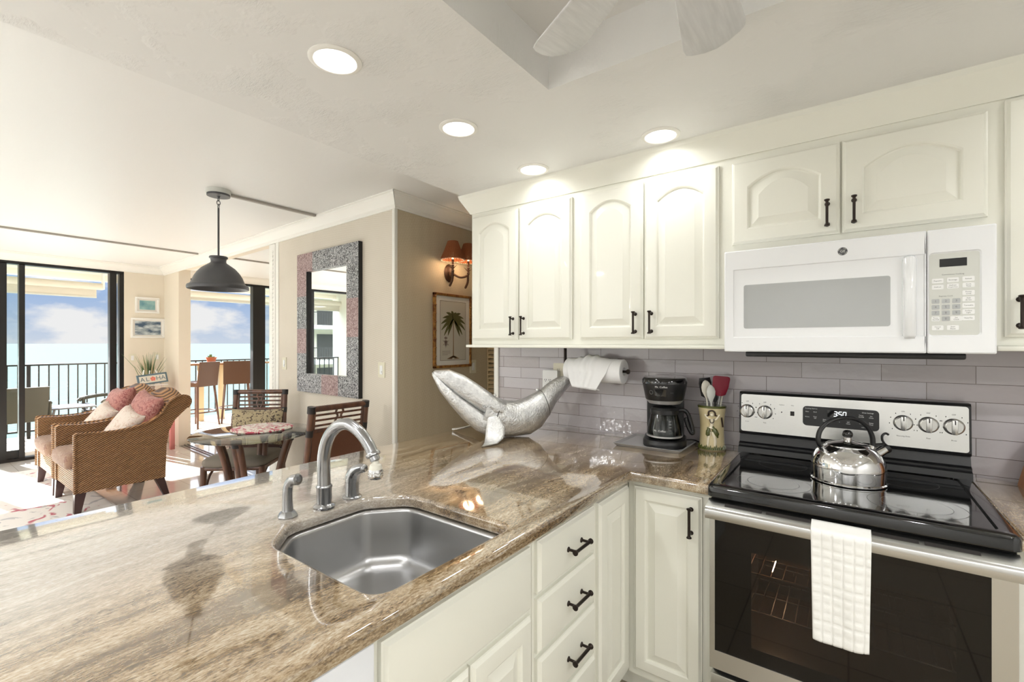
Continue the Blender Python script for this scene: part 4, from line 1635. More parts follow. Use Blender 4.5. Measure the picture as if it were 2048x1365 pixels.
tube(bm, smooth_curve([Kp(0.139, 0.128), Kp(0.128, 0.143), Kp(0.128, 0.16), Kp(0.14, 0.168), Kp(0.15, 0.163)], 4), 0.004, 8)
tube(bm, [Kp(0.095, 0.125), Kp(0.132, 0.128)], [0.007, 0.006], 8)
obj('whistle_cap', bm, black_satin, so)

# ================================================================== whale
wb = V((-1.47, 2.0, 0))
wa = V((0.62, 0.785, 0)).normalized()
wn = V((0.785, -0.62, 0)).normalized()     # towards the kitchen side
Wp = lambda s, z, n=0.0: wb + wa * s + wn * n + V((0, 0, z))
wh = thing('whale_sculpture', 'large hammered silver whale sculpture arching on the granite worktop', 'sculpture', (wb.x, wb.y, 0.92))
ST = [(-0.398, 1.281, -0.414, 1.253), (-0.327, 1.284, -0.373, 1.169), (-0.251, 1.254, -0.315, 1.092), (-0.183, 1.21, -0.256, 1.022), (-0.122, 1.166, -0.191, 0.965), (-0.082, 1.135, -0.131, 0.935),
      (-0.025, 1.116, -0.069, 0.924), (0.034, 1.109, 0.011, 0.921), (0.088, 1.125, 0.107, 0.927), (0.134, 1.146, 0.171, 0.962), (0.171, 1.162, 0.218, 1.024), (0.218, 1.201, 0.261, 1.093),
      (0.27, 1.231, 0.299, 1.136), (0.323, 1.243, 0.337, 1.176), (0.371, 1.238, 0.366, 1.208)]
MO = [(-0.412, 1.270), (-0.365, 1.224), (-0.300, 1.165), (-0.235, 1.118), (-0.175, 1.075), (-0.11, 1.045)]


def wsec(a, b, half_w, n=24, pw=0.9):
    a, b = V((a[0], a[1], 0)), V((b[0], b[1], 0))
    c, h = (a + b) / 2, (a - b) / 2
    r = []
    for k in range(n):
        t = 2 * PI * k / n
        ct, st = math.cos(t), math.sin(t)
        p = c + h * (abs(ct) ** pw * (1 if ct > 0 else -1))
        r.append(Wp(p.x, p.y, half_w * (abs(st) ** pw) * (1 if st > 0 else -1)))
    return r


bm = bmesh.new()
WID = [0, 0, 0, 0.088, 0.097, 0.098, 0.096, 0.092, 0.084, 0.073, 0.062, 0.047, 0.034, 0.024, 0.016]
secs = []
for i in range(4, 11):
    t = ST[i]
    secs.append(wsec(t[:2], t[2:], WID[i]))
loft(bm, secs)
bo = obj('body', bm, silver_leaf, wh, angle=60)
bm = bmesh.new()
secs = [wsec((ST[10][0] - 0.008, ST[10][1] - 0.006), (ST[10][2] - 0.008, ST[10][3] - 0.006), WID[10] * 0.97)]
for i in range(10, 15):
    t = ST[i]
    secs.append(wsec(t[:2], t[2:], WID[i] * (0.97 if i == 10 else 1)))
loft(bm, secs)
obj('tail_stock', bm, silver_leaf, wh, angle=60)
# jaws
bm = bmesh.new()
UW = [0.016, 0.042, 0.060, 0.076, 0.090, 0.098]
secs = []
for i in range(6):
    m = MO[i]
    secs.append(wsec(ST[i][:2], (m[0] - 0.004, m[1] - 0.006), UW[i], pw=0.6))
t = ST[6]
secs.append(wsec((-0.03, 1.112), (-0.085, 1.03), 0.096, pw=0.8))
loft(bm, secs)
obj('upper_jaw', bm, silver_leaf, wh, angle=60)
bm = bmesh.new()
LW = [0.016, 0.047, 0.066, 0.080, 0.092, 0.099]
secs = []
for i in range(6):
    m = MO[i]
    secs.append(wsec((m[0] + 0.001, m[1] + 0.001), ST[i][2:], LW[i], pw=0.6))
secs.append(wsec((-0.075, 1.04), (-0.055, 0.926), 0.097, pw=0.8))
loft(bm, secs)
obj('lower_jaw', bm, silver_leaf, wh, angle=60)
bm = bmesh.new()
for sgn in (1, -1):
    tube(bm, smooth_curve([Wp(m[0] + 0.001, m[1] + 0.001, sgn * (w * 0.62 + 0.004)) for m, w in zip(MO, UW)], 4), 0.0022, 6)
obj('mouth_line', bm, dark_slot, wh)
for sgn in (1, -1):
    bm = bmesh.new()
    for rr, t0 in ((0.016, 0.0025), (0.010, 0.0025)):
        tube(bm, [Wp(-0.150 + rr * 1.15 * math.cos(a), 1.097 + rr * 0.8 * math.sin(a), sgn * (0.0915 - 0.003 * math.sin(a))) for a in (2 * PI * k / 24 for k in range(24))], t0, 6, closed=True)
    g = bmesh.new()
    bmesh.ops.create_uvsphere(g, u_segments=14, v_segments=10, radius=0.0075)
    merge(bm, g, xf=lambda c, sgn=sgn: Wp(-0.150, 1.097, sgn * 0.089) + c)
    obj('eye', bm, silver_leaf, wh)
    # jaw hinge seam
    bm = bmesh.new()
    tube(bm, [Wp(-0.11, 1.045, sgn * 0.0985), Wp(-0.098, 1.036, sgn * 0.1), Wp(-0.088, 1.06, sgn * 0.099), Wp(-0.078, 1.085, sgn * 0.092), Wp(-0.066, 1.11, sgn * 0.07)], 0.0016, 6)
    obj('seam', bm, dark_slot, wh)
    # flippers: the near one stands on the counter, the far one spreads
    bm = bmesh.new()
    if sgn == 1:
        cl = [(-0.115, 1.05, 0.088, 0.03), (-0.112, 1.02, 0.108, 0.042), (-0.112, 0.99, 0.128, 0.054), (-0.118, 0.96, 0.15, 0.056), (-0.13, 0.938, 0.17, 0.052), (-0.152, 0.928, 0.195, 0.04), (-0.178, 0.9262, 0.215, 0.022), (-0.20, 0.9258, 0.23, 0.006)]
    else:
        cl = [(-0.125, 1.0, 0.085, 0.03), (-0.15, 0.97, 0.14, 0.04), (-0.19, 0.948, 0.19, 0.038), (-0.235, 0.932, 0.235, 0.026), (-0.27, 0.925, 0.262, 0.006)]
    secs = []
    for s, z, n_, w_ in cl:
        secs.append([Wp(s + w_ * math.cos(a) * 0.9, z + 0.0055 * math.sin(a) + (0 if z < 0.93 else w_ * 0.12 * math.cos(a)), sgn * (n_ + 0.0045 * math.sin(a))) for a in (2 * PI * k / 16 for k in range(16))])
    loft(bm, secs)
    obj('flipper', bm, silver_leaf, wh, angle=60)
bm = bmesh.new()
for sgn in (1, -1):
    secs = []
    for q, (s, n_, w_, dz) in enumerate(((0.355, 0.0, 0.026, 0), (0.372, 0.035, 0.036, -0.012), (0.395, 0.08, 0.03, -0.030), (0.428, 0.125, 0.016, -0.046), (0.452, 0.145, 0.003, -0.052))):
        secs.append([Wp(s + w_ * math.cos(a), 1.222 + dz + 0.004 * math.sin(a) - 0.3 * w_ * math.cos(a), sgn * n_) for a in (2 * PI * k / 14 for k in range(14))])
    loft(bm, secs)
obj('tail_fluke', bm, silver_leaf, wh, angle=60)
bm = bmesh.new()
t = ST[10]
c_ = wsec(t[:2], t[2:], WID[10] + 0.0015, 40)
tube(bm, c_, 0.0013, 6, closed=True)
obj('seam', bm, dark_slot, wh)
bm = bmesh.new()
for s, z in ((0.155, 1.166), (-0.085, 1.142)):
    g = bmesh.new()
    bmesh.ops.create_uvsphere(g, u_segments=12, v_segments=8, radius=0.009)
    merge(bm, g, xf=lambda c, s=s, z=z: Wp(s, z) + c)
obj('hinge_knob', bm, silver_leaf, wh)

# ================================================================== coffee maker and tray
ty = thing('serving_tray', 'square pewter tray with a raised rim under the coffee maker', 'tray', (-0.77, 2.26, 0.92))
bm = bmesh.new()
TR = []
for ins, z in ((0.012, 0.9205), (0.0, 0.934), (0.006, 0.9355), (0.018, 0.926)):
    TR.append([V((u, w, z)) for u, w in rrect(-0.932 + ins, -0.607 - ins, 2.115 + ins, 2.405 - ins, 0.008, 2)])
loft(bm, TR)
obj('pan', bm, pewter, ty, angle=25)

CX, CY, CZ = -0.725, 2.26, 0.9262
cm = thing('coffee_maker', 'black drip coffee maker with a glass carafe on the pewter tray', 'coffee maker', (CX, CY, CZ))
rot = Matrix.Rotation(math.radians(16), 3, 'Z')
Cm = lambda x, y, z: V((CX, CY, CZ)) + rot @ V((x, y, z))


def stadium(w, yb, yf, z, n=12, r=None):
    """D-shaped plan: round front, straight sides"""
    r = r or w
    pts = [Cm(-w, yb, z)]
    for k in range(n * 2 + 1):
        a = PI + PI * k / (2 * n)
        pts.append(Cm(w * math.cos(a), yf + r * math.sin(a), z))
    pts.append(Cm(w, yb, z))
    return pts


bm = bmesh.new()
loft(bm, [stadium(0.098, 0.1, -0.02, 0.0), stadium(0.1, 0.1, -0.02, 0.004), stadium(0.1, 0.1, -0.02, 0.026), stadium(0.094, 0.1, -0.02, 0.034)])
obj('base', bm, black_satin, cm, angle=40)
bm = bmesh.new()
lathe(bm, [(0.001, 0.0), (0.07, 0.0), (0.07, 0.003), (0.001, 0.003)], Cm(0, -0.025, 0.034), 32)
obj('warming_plate', bm, black_gloss, cm)
bm = bmesh.new()
loft(bm, [[Cm(x, y, z) for x, y in ((-0.085, 0.06), (0.085, 0.06), (0.09, 0.105), (-0.09, 0.105))] for z in (0.03, 0.25)])
obj('water_column', bm, black_satin, cm, smooth=False)
bm = bmesh.new()
loft(bm, [stadium(0.085, 0.1, -0.02, 0.222, r=0.085), stadium(0.088, 0.1, -0.02, 0.226, r=0.088), stadium(0.103, 0.105, -0.02, 0.302, r=0.098)])
hd_ = obj('brew_head', bm, black_satin, cm, angle=40)
bm = bmesh.new()
loft(bm, [stadium(0.105, 0.106, -0.02, 0.302, r=0.1), stadium(0.105, 0.106, -0.02, 0.318, r=0.1), stadium(0.097, 0.1, -0.02, 0.329, r=0.092), stadium(0.06, 0.07, -0.015, 0.333, r=0.055)])
obj('lid', bm, black_gloss, cm, angle=40)
bm = bmesh.new()
loft(bm, [stadium(0.072, 0.09, -0.02, 0.205, r=0.072), stadium(0.086, 0.1, -0.02, 0.222, r=0.086)])
obj('filter_collar', bm, pewter, cm, angle=40)
HF = lambda u, w, d=0.0: Cm((0.0955 + (w - 0.262) * 0.14 + d) * math.sin(u / 0.098), -0.02 - (0.0935 + (w - 0.262) * 0.12 + d) * math.cos(u / 0.098), w)
bm = bmesh.new()
loft(bm, [[HF(u, w, d) for u, w in [(-0.045 + 0.011 * k, z0) for z0 in (0.245,) for k in range(6)] + [(0.01 - 0.011 * k, 0.277) for k in range(6)]] for d in (0.0, 0.003)])
obj('control_window', bm, black_gloss, hd_, smooth=False)
bm = bmesh.new()
add_text(bm, 'Mr. Coffee', 0.0125, lambda u, w: HF(-0.012 + u, 0.289 + w, 0.0032))
obj('logo', bm, print_white, hd_, smooth=False)
bm = bmesh.new()
tube(bm, [HF(-0.062 + 0.009 * math.cos(a), 0.262 + 0.009 * math.sin(a), 0.002) for a in (2 * PI * k / 24 for k in range(24))], 0.0016, 6, closed=True)
for k in range(3):
    box(bm, -0.004, 0.004, 0, 0.001, -0.0012, 0.0012, xf=lambda c, k=k: HF(-0.036 + 0.015 * k + c.x, 0.250 + c.z, 0.0035))
box(bm, -0.008, 0.008, 0, 0.001, -0.001, 0.001, xf=lambda c: HF(0.036 + c.x, 0.263 + c.z, 0.003))
obj('button', bm, print_gray, hd_)
cf = bmesh.new()
CC0 = Cm(0, -0.03, 0.037)
lathe(cf, [(0.001, 0), (0.073, 0), (0.08, 0.006), (0.0815, 0.02), (0.078, 0.05), (0.069, 0.09), (0.061, 0.125), (0.058, 0.128), (0.066, 0.09), (0.075, 0.05), (0.0785, 0.02), (0.076, 0.009), (0.001, 0.004)], CC0, 40)
ca = obj('carafe', cf, carafe_glass, cm, angle=60)
bm = bmesh.new()
lathe(bm, [(0.0625, 0.118), (0.066, 0.12), (0.066, 0.138), (0.055, 0.15), (0.001, 0.156), (0.001, 0.126), (0.058, 0.124)], CC0, 36)
obj('carafe_lid', bm, black_satin, ca)
hv = rot @ V((0.86, -0.5, 0))
hv = V((0.9, 0.43, 0))
bm = bmesh.new()
tube(bm, smooth_curve([CC0 + hv * 0.058 + V((0, 0, 0.134)), CC0 + hv * 0.088 + V((0, 0, 0.137)), CC0 + hv * 0.108 + V((0, 0, 0.118)), CC0 + hv * 0.122 + V((0, 0, 0.075)), CC0 + hv * 0.131 + V((0, 0, 0.035)), CC0 + hv * 0.124 + V((0, 0, 0.028)), CC0 + hv * 0.108 + V((0, 0, 0.06)), CC0 + hv * 0.096 + V((0, 0, 0.1))], 4), 0.0095, 10)
obj('carafe_handle', bm, black_satin, ca, angle=60)
bm = bmesh.new()
CFF = lambda u, w, r: CC0 + rot @ V((r * math.sin(u / 0.08), -r * math.cos(u / 0.08), w))
add_text(bm, 'Mr. Coffee', 0.013, lambda u, w: CFF(-0.02 + u, 0.045 + w, 0.0802))
for k in range(5):
    box(bm, -0.006, 0.006, 0, 0.0005, -0.0008, 0.0008, xf=lambda c, k=k: CFF(0.03 + c.x, 0.035 + 0.014 * k + c.z, 0.0815 - (0.035 + 0.014 * k) * 0.1))
obj('carafe_lettering', bm, print_white, ca, smooth=False)
bm = bmesh.new()
lathe(bm, [(0.0815, 0.012), (0.083, 0.013), (0.083, 0.019), (0.0815, 0.02)], CC0, 40)
obj('carafe_band', bm, pewter, ca)
bm = bmesh.new()
tube(bm, smooth_curve([(-0.66, 2.36, 0.94), (-0.62, 2.38, 0.9405), (-0.59, 2.395, 0.928), (-0.56, 2.40, 0.9245), (-0.53, 2.405, 0.9245)], 5), 0.003, 8)
obj('power_cord', bm, black_satin, cm)

# ================================================================== utensil crock
KX, KY = -0.525, 2.335
cr_ = thing('utensil_crock', 'cream ceramic crock with a hula dancer relief, holding utensils by the stove', 'crock', (KX, KY, 0.92))
bm = bmesh.new()
CP = [(0.001, 0), (0.055, 0), (0.057, 0.004), (0.0555, 0.03), (0.053, 0.07), (0.0525, 0.11), (0.055, 0.15), (0.0605, 0.19), (0.062, 0.204), (0.058, 0.205), (0.054, 0.19), (0.047, 0.11), (0.047, 0.012), (0.001, 0.01)]
lathe(bm, CP, (KX, KY, 0.92), 48)
kr = obj('pot', bm, ceramic, cr_, angle=60)
kd = V((0.22 + 0.0, -0.975, 0)).normalized()
ang0 = math.atan2(kd.y, kd.x)


def KP(u, w, d=0.0):
    for (r0, h0), (r1, h1) in zip(CP[2:9], CP[3:9]):
        if h0 <= w <= h1:
            r = r0 + (r1 - r0) * (w - h0) / (h1 - h0)
            break
    else:
        r = 0.056
    a = ang0 + u / 0.055
    return V((KX + (r + d) * math.cos(a), KY + (r + d) * math.sin(a), 0.92 + w))


def relief(bm, pts, rr, flat=0.5, d=0.0):
    tube(bm, smooth_curve([KP(u, w, d) for u, w in pts], 4) if len(pts) > 2 else [KP(u, w, d) for u, w in pts], rr if not isinstance(rr, list) else [rr[min(len(rr) - 1, int(i / 4.01 + 0.5))] for i in range((len(pts) - 1) * 4 + 1)] if len(pts) > 2 else rr, 8)


bm = bmesh.new()
lathe(bm, [(0.0612, 0.196), (0.0635, 0.197), (0.0640, 0.203), (0.0615, 0.2065), (0.058, 0.206)], (KX, KY, 0.92), 48)
for k in range(40):
    a = k * 2 * PI / 40
    h = 0.012 + 0.014 * ((k * 7) % 5) / 5
    u = (a - PI) * 0.055
    tube(bm, [KP(u, 0.004, 0.0005), KP(u + 0.002, 0.004 + h * 0.6, 0.0005), KP(u + 0.003, 0.004 + h, 0.0)], [0.006, 0.004, 0.0008], 6)
obj('green_rim', bm, ceramic_green, kr)
bm = bmesh.new()
relief(bm, [(-0.030, 0.168), (-0.018, 0.150), (0.0, 0.146), (0.018, 0.146), (0.032, 0.168)], 0.0045)
relief(bm, [(0.0, 0.150), (0.0, 0.125), (-0.004, 0.105)], [0.011, 0.008, 0.012])
relief(bm, [(-0.012, 0.09), (-0.016, 0.05), (-0.018, 0.022)], [0.009, 0.006, 0.005])
relief(bm, [(0.006, 0.09), (0.014, 0.05), (0.012, 0.022)], [0.01, 0.007, 0.005])
obj('dancer_figure', bm, ceramic_light, kr, angle=60)
bm = bmesh.new()
relief(bm, [(-0.014, 0.165), (-0.012, 0.182), (0.002, 0.187), (0.012, 0.178), (0.015, 0.162)], 0.0042)
relief(bm, [(-0.008, 0.148), (-0.006, 0.134), (0.0, 0.130), (0.006, 0.136), (0.007, 0.150)], 0.002, d=0.008)
relief(bm, [(-0.024, 0.160), (-0.012, 0.165)], 0.003)
relief(bm, [(0.012, 0.165), (0.022, 0.163)], 0.003)
obj('dancer_hair', bm, ceramic_dark, kr, angle=60)
bm = bmesh.new()
g = bmesh.new()
bmesh.ops.create_uvsphere(g, u_segments=14, v_segments=10, radius=0.009)
merge(bm, g, xf=lambda c: KP(0, 0.168, 0.001) + V((c.x, c.y, c.z * 1.15)))
obj('dancer_face', bm, ceramic_light, kr)
bm = bmesh.new()
relief(bm, [(-0.014, 0.108), (-0.016, 0.085), (-0.018, 0.062)], [0.007, 0.011, 0.004], d=0.002)
relief(bm, [(0.0, 0.112), (0.014, 0.090), (0.026, 0.062)], [0.008, 0.012, 0.004], d=0.002)
obj('dancer_skirt', bm, ceramic_green, kr, angle=60)
bm = bmesh.new()
tube(bm, [(KX + 0.055 * math.cos(ang0 + 1.0), KY + 0.055 * math.sin(ang0 + 1.0), 1.03), (KX + 0.06 * math.cos(ang0 + 0.75), KY + 0.06 * math.sin(ang0 + 0.75), 1.075)], 0.004, 8)
obj('handle_relief', bm, ceramic_dark, kr)

IR = V((0.808, 0.589, 0))       # sideways across the crock
ID = V((-0.589, 0.808, 0))


def utensil(name, label, mat, a0, d0, a1, d1, z1, head, hmat=None, shaft=0.005):
    b0 = V((KX, KY, 0.935)) + IR * a0 + ID * d0
    b1 = V((KX, KY, z1)) + IR * a1 + ID * d1
    t = thing(name, label, 'utensil', b0)
    bm = bmesh.new()
    tube(bm, [b0, b0 * 0.4 + b1 * 0.6, b1], [shaft, shaft * 0.9, shaft * 0.8], 8)
    obj('handle', bm, mat, t)
    ax = (b1 - b0).normalized()
    sd = (IR - ax * IR.dot(ax)).normalized()
    nn = ax.cross(sd)
    bm = bmesh.new()
    secs = []
    for l, w, th, bow in head:
        c = b1 + ax * l + nn * bow
        secs.append([c + sd * w * math.cos(q) + nn * (th * math.sin(q) - 0.35 * bow * math.cos(q) ** 2) for q in (2 * PI * k / 18 for k in range(18))])
    loft(bm, secs)
    obj('head', bm, hmat or mat, t, angle=50)


SP = [(-0.02, 0.004, 0.003, 0), (-0.005, 0.012, 0.003, -0.002), (0.015, 0.021, 0.003, -0.006), (0.035, 0.023, 0.003, -0.008), (0.05, 0.019, 0.003, -0.006), (0.062, 0.010, 0.003, -0.002), (0.066, 0.002, 0.002, 0)]
utensil('serving_spoon', 'white serving spoon at the left of the crock', bone, -0.01, -0.01, -0.034, -0.018, 1.18, SP)
utensil('slotted_spoon', 'pale gray-green spoon leaning in front inside the crock', white_gray, 0.0, -0.02, -0.019, -0.034, 1.16, [(l, w * 0.9, t_, b) for l, w, t_, b in SP])
utensil('spatula', 'wide red spatula blade standing highest in the crock', nickel, 0.0, -0.01, 0.024, -0.03, 1.185,
        [(-0.012, 0.012, 0.004, 0), (-0.005, 0.028, 0.004, 0), (0.03, 0.038, 0.004, 0.002), (0.07, 0.041, 0.003, 0.004), (0.078, 0.038, 0.003, 0.004), (0.081, 0.03, 0.002, 0.004)], red_silicone)
utensil('black_turner', 'black turner behind the white spoons in the crock', black_satin, 0.0, 0.01, -0.022, 0.012, 1.17,
        [(-0.01, 0.008, 0.003, 0), (0.0, 0.024, 0.003, 0), (0.06, 0.03, 0.003, 0), (0.085, 0.026, 0.002, 0)])
utensil('wooden_spoon', 'thin pale wooden spoon leaning right out of the crock', bone, 0.0, 0.0, 0.058, -0.005, 1.225, [(-0.01, 0.004, 0.003, 0), (0.0, 0.007, 0.003, 0), (0.018, 0.0085, 0.003, 0), (0.03, 0.006, 0.002, 0), (0.034, 0.001, 0.001, 0)])
utensil('ladle', 'black handled ladle in the middle of the crock', black_satin, 0.005, -0.005, 0.006, -0.022, 1.155, [(-0.012, 0.006, 0.004, 0), (0.0, 0.012, 0.004, 0), (0.03, 0.012, 0.004, 0), (0.04, 0.006, 0.003, 0)])

# ================================================================== paper towel roll under the cabinet
RX_, RY_, RZ_ = (-1.275, -0.945), 2.29, 1.272
hold = thing('paper_towel_holder', 'black rod holder under the wall cabinet carrying the paper towel roll', 'paper towel holder', (-1.1, RY_, 1.395))
bm = bmesh.new()
tube(bm, [(RX_[0] - 0.03, RY_, RZ_), (RX_[1] + 0.022, RY_, RZ_)], 0.007, 10)
box(bm, RX_[0] - 0.024, RX_[0] - 0.016, RY_ - 0.012, RY_ + 0.012, RZ_ - 0.02, 1.396, bev=0.002)
obj('rod', bm, bronze, hold)
bm = bmesh.new()
lathe(bm, [(0.001, 0.0), (0.009, 0.0), (0.013, 0.006), (0.013, 0.012), (0.01, 0.017), (0.001, 0.018)], (RX_[1] + 0.012, RY_, RZ_), 16, axis='x')
obj('end_knob', bm, bronze, hold)
roll = thing('paper_towel_roll', 'white paper towel roll with a loose sheet under the wall cabinet', 'paper towel', (-1.11, RY_, RZ_))
bm = bmesh.new()
lathe(bm, [(0.022, 0), (0.062, 0), (0.064, 0.002), (0.064, 0.328), (0.062, 0.33), (0.022, 0.33), (0.022, 0.0)], (RX_[0], RY_, RZ_), 40, axis='x')
obj('roll', bm, paper_m, roll, angle=40)
bm = bmesh.new()
rows = []
for j in range(15):
    row = []
    for i in range(61):
        s = i / 60
        u = j / 14
        x = RX_[0] + 0.010 + (0.285 - 0.145 * u) * s + 0.055 * u
        cr2 = math.sin(s * 34 + 3 * u) * 0.011 * max(0, 1 - abs(s - 0.45) * 2.6) * (1 - 0.6 * u)
        if u < 0.35:
            a = PI * 0.5 + (u / 0.35) * PI * 0.5
            rr = 0.0665 + 0.022 * (1 - u / 0.35) * max(0, 1 - abs(s - 0.5) * 3) + cr2 * 0.6
            p = V((x, RY_ + rr * math.cos(a), RZ_ + rr * math.sin(a)))
        else:
            v = (u - 0.35) / 0.65
            p = V((x, RY_ - 0.067 - 0.012 * math.sin(v * 2) + cr2 * 0.5, RZ_ - v * (0.088 + 0.012 * s)))
        row.append(p)
    rows.append(row)
loft(bm, rows, False, False, closed=False)
sh = obj('loose_sheet', bm, paper_m, roll, angle=80)
sh.modifiers.new('thickness', 'SOLIDIFY').thickness = 0.0006


# ================================================================== outlets and switches
def receptacles(bm, f, cu, cw):
    for dz in (0.02, -0.02):
        for du in (-0.006, 0.006):
            box(bm, -0.0012, 0.0012, -0.0005, 0.0005, -0.004, 0.004, xf=lambda c, du=du, dz=dz: f(cu + du + c.x, cw + dz + c.z, 0.0063 + c.y))
        box(bm, -0.002, 0.002, -0.0005, 0.0005, -0.002, 0.002, xf=lambda c, dz=dz: f(cu + c.x, cw + dz - 0.009 + c.z, 0.0063 + c.y))


TF = FY(BACK_Y)
ou = thing('double_outlet', 'ivory double outlet plate on the tile behind the whale tail', 'outlet', (-1.391, BACK_Y, 1.243))
bm = bmesh.new()
prism(bm, rrect(-1.449, -1.333, 1.186, 1.300, 0.006), TF, 0.0, 0.005)
op = obj('plate', bm, ivory, ou, angle=25)
bm = bmesh.new()
for cx_ in (-1.414, -1.368):
    prism(bm, rrect(cx_ - 0.017, cx_ + 0.017, 1.209, 1.277, 0.012), TF, 0.004, 0.0062)
obj('socket_face', bm, ivory, op, angle=25)
bm = bmesh.new()
for cx_ in (-1.414, -1.368):
    receptacles(bm, TF, cx_, 1.243)
obj('slots', bm, dark_slot, op, smooth=False)
ad = thing('plug_in_adapter', 'white multi-outlet adapter on the tile left of the ivory outlet', 'outlet', (-1.452, BACK_Y, 1.178))
bm = bmesh.new()
prism(bm, rrect(-1.503, -1.40, 1.10, 1.258, 0.008), FY(BACK_Y - 0.006), 0.0, 0.035)
ap = obj('housing', bm, white_plastic, ad, angle=25)
bm = bmesh.new()
for dx in (-0.03, 0.0, 0.03):
    receptacles(bm, FY(BACK_Y - 0.036), -1.4515 + dx, 1.18)
obj('slots', bm, dark_slot, ap, smooth=False)


def wall_switch(label, f, u0, w0, rock=True):
    t = thing('light_switch', label, 'light switch', f(u0, w0, 0))
    bm = bmesh.new()
    prism(bm, rrect(u0 - 0.04, u0 + 0.04, w0 - 0.058, w0 + 0.058, 0.005), f, 0.0, 0.006)
    p = obj('plate', bm, ivory, t, angle=25)
    bm = bmesh.new()
    prism(bm, rrect(u0 - 0.016, u0 + 0.016, w0 - 0.033, w0 + 0.033, 0.003), f, 0.005, 0.009)
    prism(bm, rrect(u0 + 0.004, u0 + 0.012, w0 - 0.02, w0 - 0.008, 0.002, 2), f, 0.008, 0.014)
    obj('rocker', bm, white_plastic, p, angle=25)


WF = lambda u, w, d: W(u, w, d)
wall_switch('ivory light switch on the woven wall left of the framed mirror', WF, 3.677, 1.226)
wall_switch('ivory light switch on the woven wall right of the framed mirror', WF, 5.213, 1.219)
PWF = lambda u, w, d: V((-2.68 + d, u, w))
wall_switch('ivory light switch on the tan wall below the palm print', PWF, 3.09, 1.215)
LWF = lambda u, w, d: V((-8.05 + d, u, w))
wall_switch('ivory light switch under the seascapes, left of the reeds', LWF, 2.084, 1.215)
wall_switch('ivory light switch under the seascapes, right of the reeds', LWF, 2.368, 1.222)

# ================================================================== knife block
kb = thing('knife_block', 'light wooden knife block at the right edge beside the stove', 'knife block', (0.60, 2.31, 0.92))
bm = bmesh.new()
prism(bm, [(0.0, 0.0), (0.20, 0.0), (0.235, 0.13), (0.13, 0.235), (0.035, 0.16)], lambda u, w, d: V((0.482 + u, 2.26 + d, 0.92 + w)), 0.0, 0.11)
kbb = obj('block', bm, knife_wood, kb, angle=20)
bm = bmesh.new()
for i in range(3):
    for j in range(2):
        p = V((0.482 + 0.21 - 0.045 * i, 2.285 + 0.06 * j, 0.92 + 0.155 + 0.045 * i))
        tube(bm, [p, p + V((0.06, 0, 0.06))], 0.009, 8)
obj('knife_handles', bm, black_satin, kb)

# ================================================================== framed mirror
ms0, ms1, mz0, mz1 = 3.985, 4.955, 0.985, 2.222
mir = thing('wall_mirror', 'tall mirror in a wide embossed patchwork metal frame on the woven wall', 'mirror', W((ms0 + ms1) / 2, mz0, 0))
fw = 0.165
bm_d, bm_r = emb_dark, emb_rose


def fr(mt, a, b, c, d):
    bm = bmesh.new()
    wbox(bm, a, b, c, d, 0.002, 0.034)
    obj('frame_patch', bm, mt, mir, smooth=False)


mid = (mz0 + mz1) / 2
fr(bm_r, ms0, ms0 + 0.27, mz1 - fw, mz1)
fr(bm_d, ms0 + 0.27, ms1, mz1 - fw, mz1)
fr(bm_d, ms0, ms0 + 0.42, mz0, mz0 + fw)
fr(bm_r, ms0 + 0.42, ms0 + 0.68, mz0, mz0 + fw)
fr(bm_d, ms0 + 0.68, ms1, mz0, mz0 + fw)
fr(bm_r, ms0, ms0 + fw, 1.84, mz1 - fw)
fr(bm_d, ms0, ms0 + fw, 1.55, 1.84)
fr(bm_r, ms0, ms0 + fw, 1.33, 1.55)
fr(bm_d, ms0, ms0 + fw, mz0 + fw, 1.33)
fr(bm_d, ms1 - fw, ms1, 1.78, mz1 - fw)
fr(bm_r, ms1 - fw, ms1, 1.47, 1.78)
fr(bm_d, ms1 - fw, ms1, mz0 + fw, 1.47)
bm = bmesh.new()
wbox(bm, ms1, ms1 + 0.006, mz0, mz1, 0.0, 0.034)
obj('frame_edge', bm, black_satin, mir, smooth=False)
bm = bmesh.new()
wbox(bm, ms0 + fw, ms0 + fw + 0.004, mz0 + fw, mz1 - fw, 0.0105, 0.034)
obj('frame_edge', bm, black_satin, mir, smooth=False)
bm = bmesh.new()
wbox(bm, ms0 + fw - 0.01, ms1 - fw + 0.01, mz0 + fw - 0.01, mz1 - fw + 0.01, 0.004, 0.010)
obj('mirror_glass', bm, mirror_m, mir, smooth=False)

# ================================================================== palm print and sconce
pp_ = thing('framed_palm_print', 'framed botanical print of a palm tree on the tan wall', 'picture', (-2.68, 2.825, 1.22))
py0, py1, pz0, pz1 = 2.602, 3.05, 1.218, 1.828
bm = bmesh.new()
for a, b, c, d in ((py0, py1, pz0, pz0 + 0.022), (py0, py1, pz1 - 0.022, pz1), (py0, py0 + 0.022, pz0, pz1), (py1 - 0.022, py1, pz0, pz1)):
    box(bm, -2.68, -2.655, a, b, c, d, bev=0.005)
for k in range(9):
    z = pz0 + 0.03 + k * (pz1 - pz0 - 0.06) / 8
    for y in (py0 + 0.011, py1 - 0.011):
        lathe(bm, [(0.012, -0.004), (0.0155, 0), (0.012, 0.004)], (-2.662, y, z), 12)
obj('frame', bm, bamboo_frame, pp_)
obj('mat_board', bx(-2.679, -2.666, py0 + 0.015, py1 - 0.015, pz0 + 0.015, pz1 - 0.015), mat_board, pp_, smooth=False)
PF_ = lambda u, w, d=0.0: V((-2.6655 + d, py0 + u, pz0 + w))
bm = bmesh.new()
prism(bm, [(0.072, 0.062), (0.378, 0.062), (0.378, 0.548), (0.072, 0.548)], PF_, 0.0, 0.0004)
pr_o = obj('print_sheet', bm, print_paper, pp_, smooth=False)
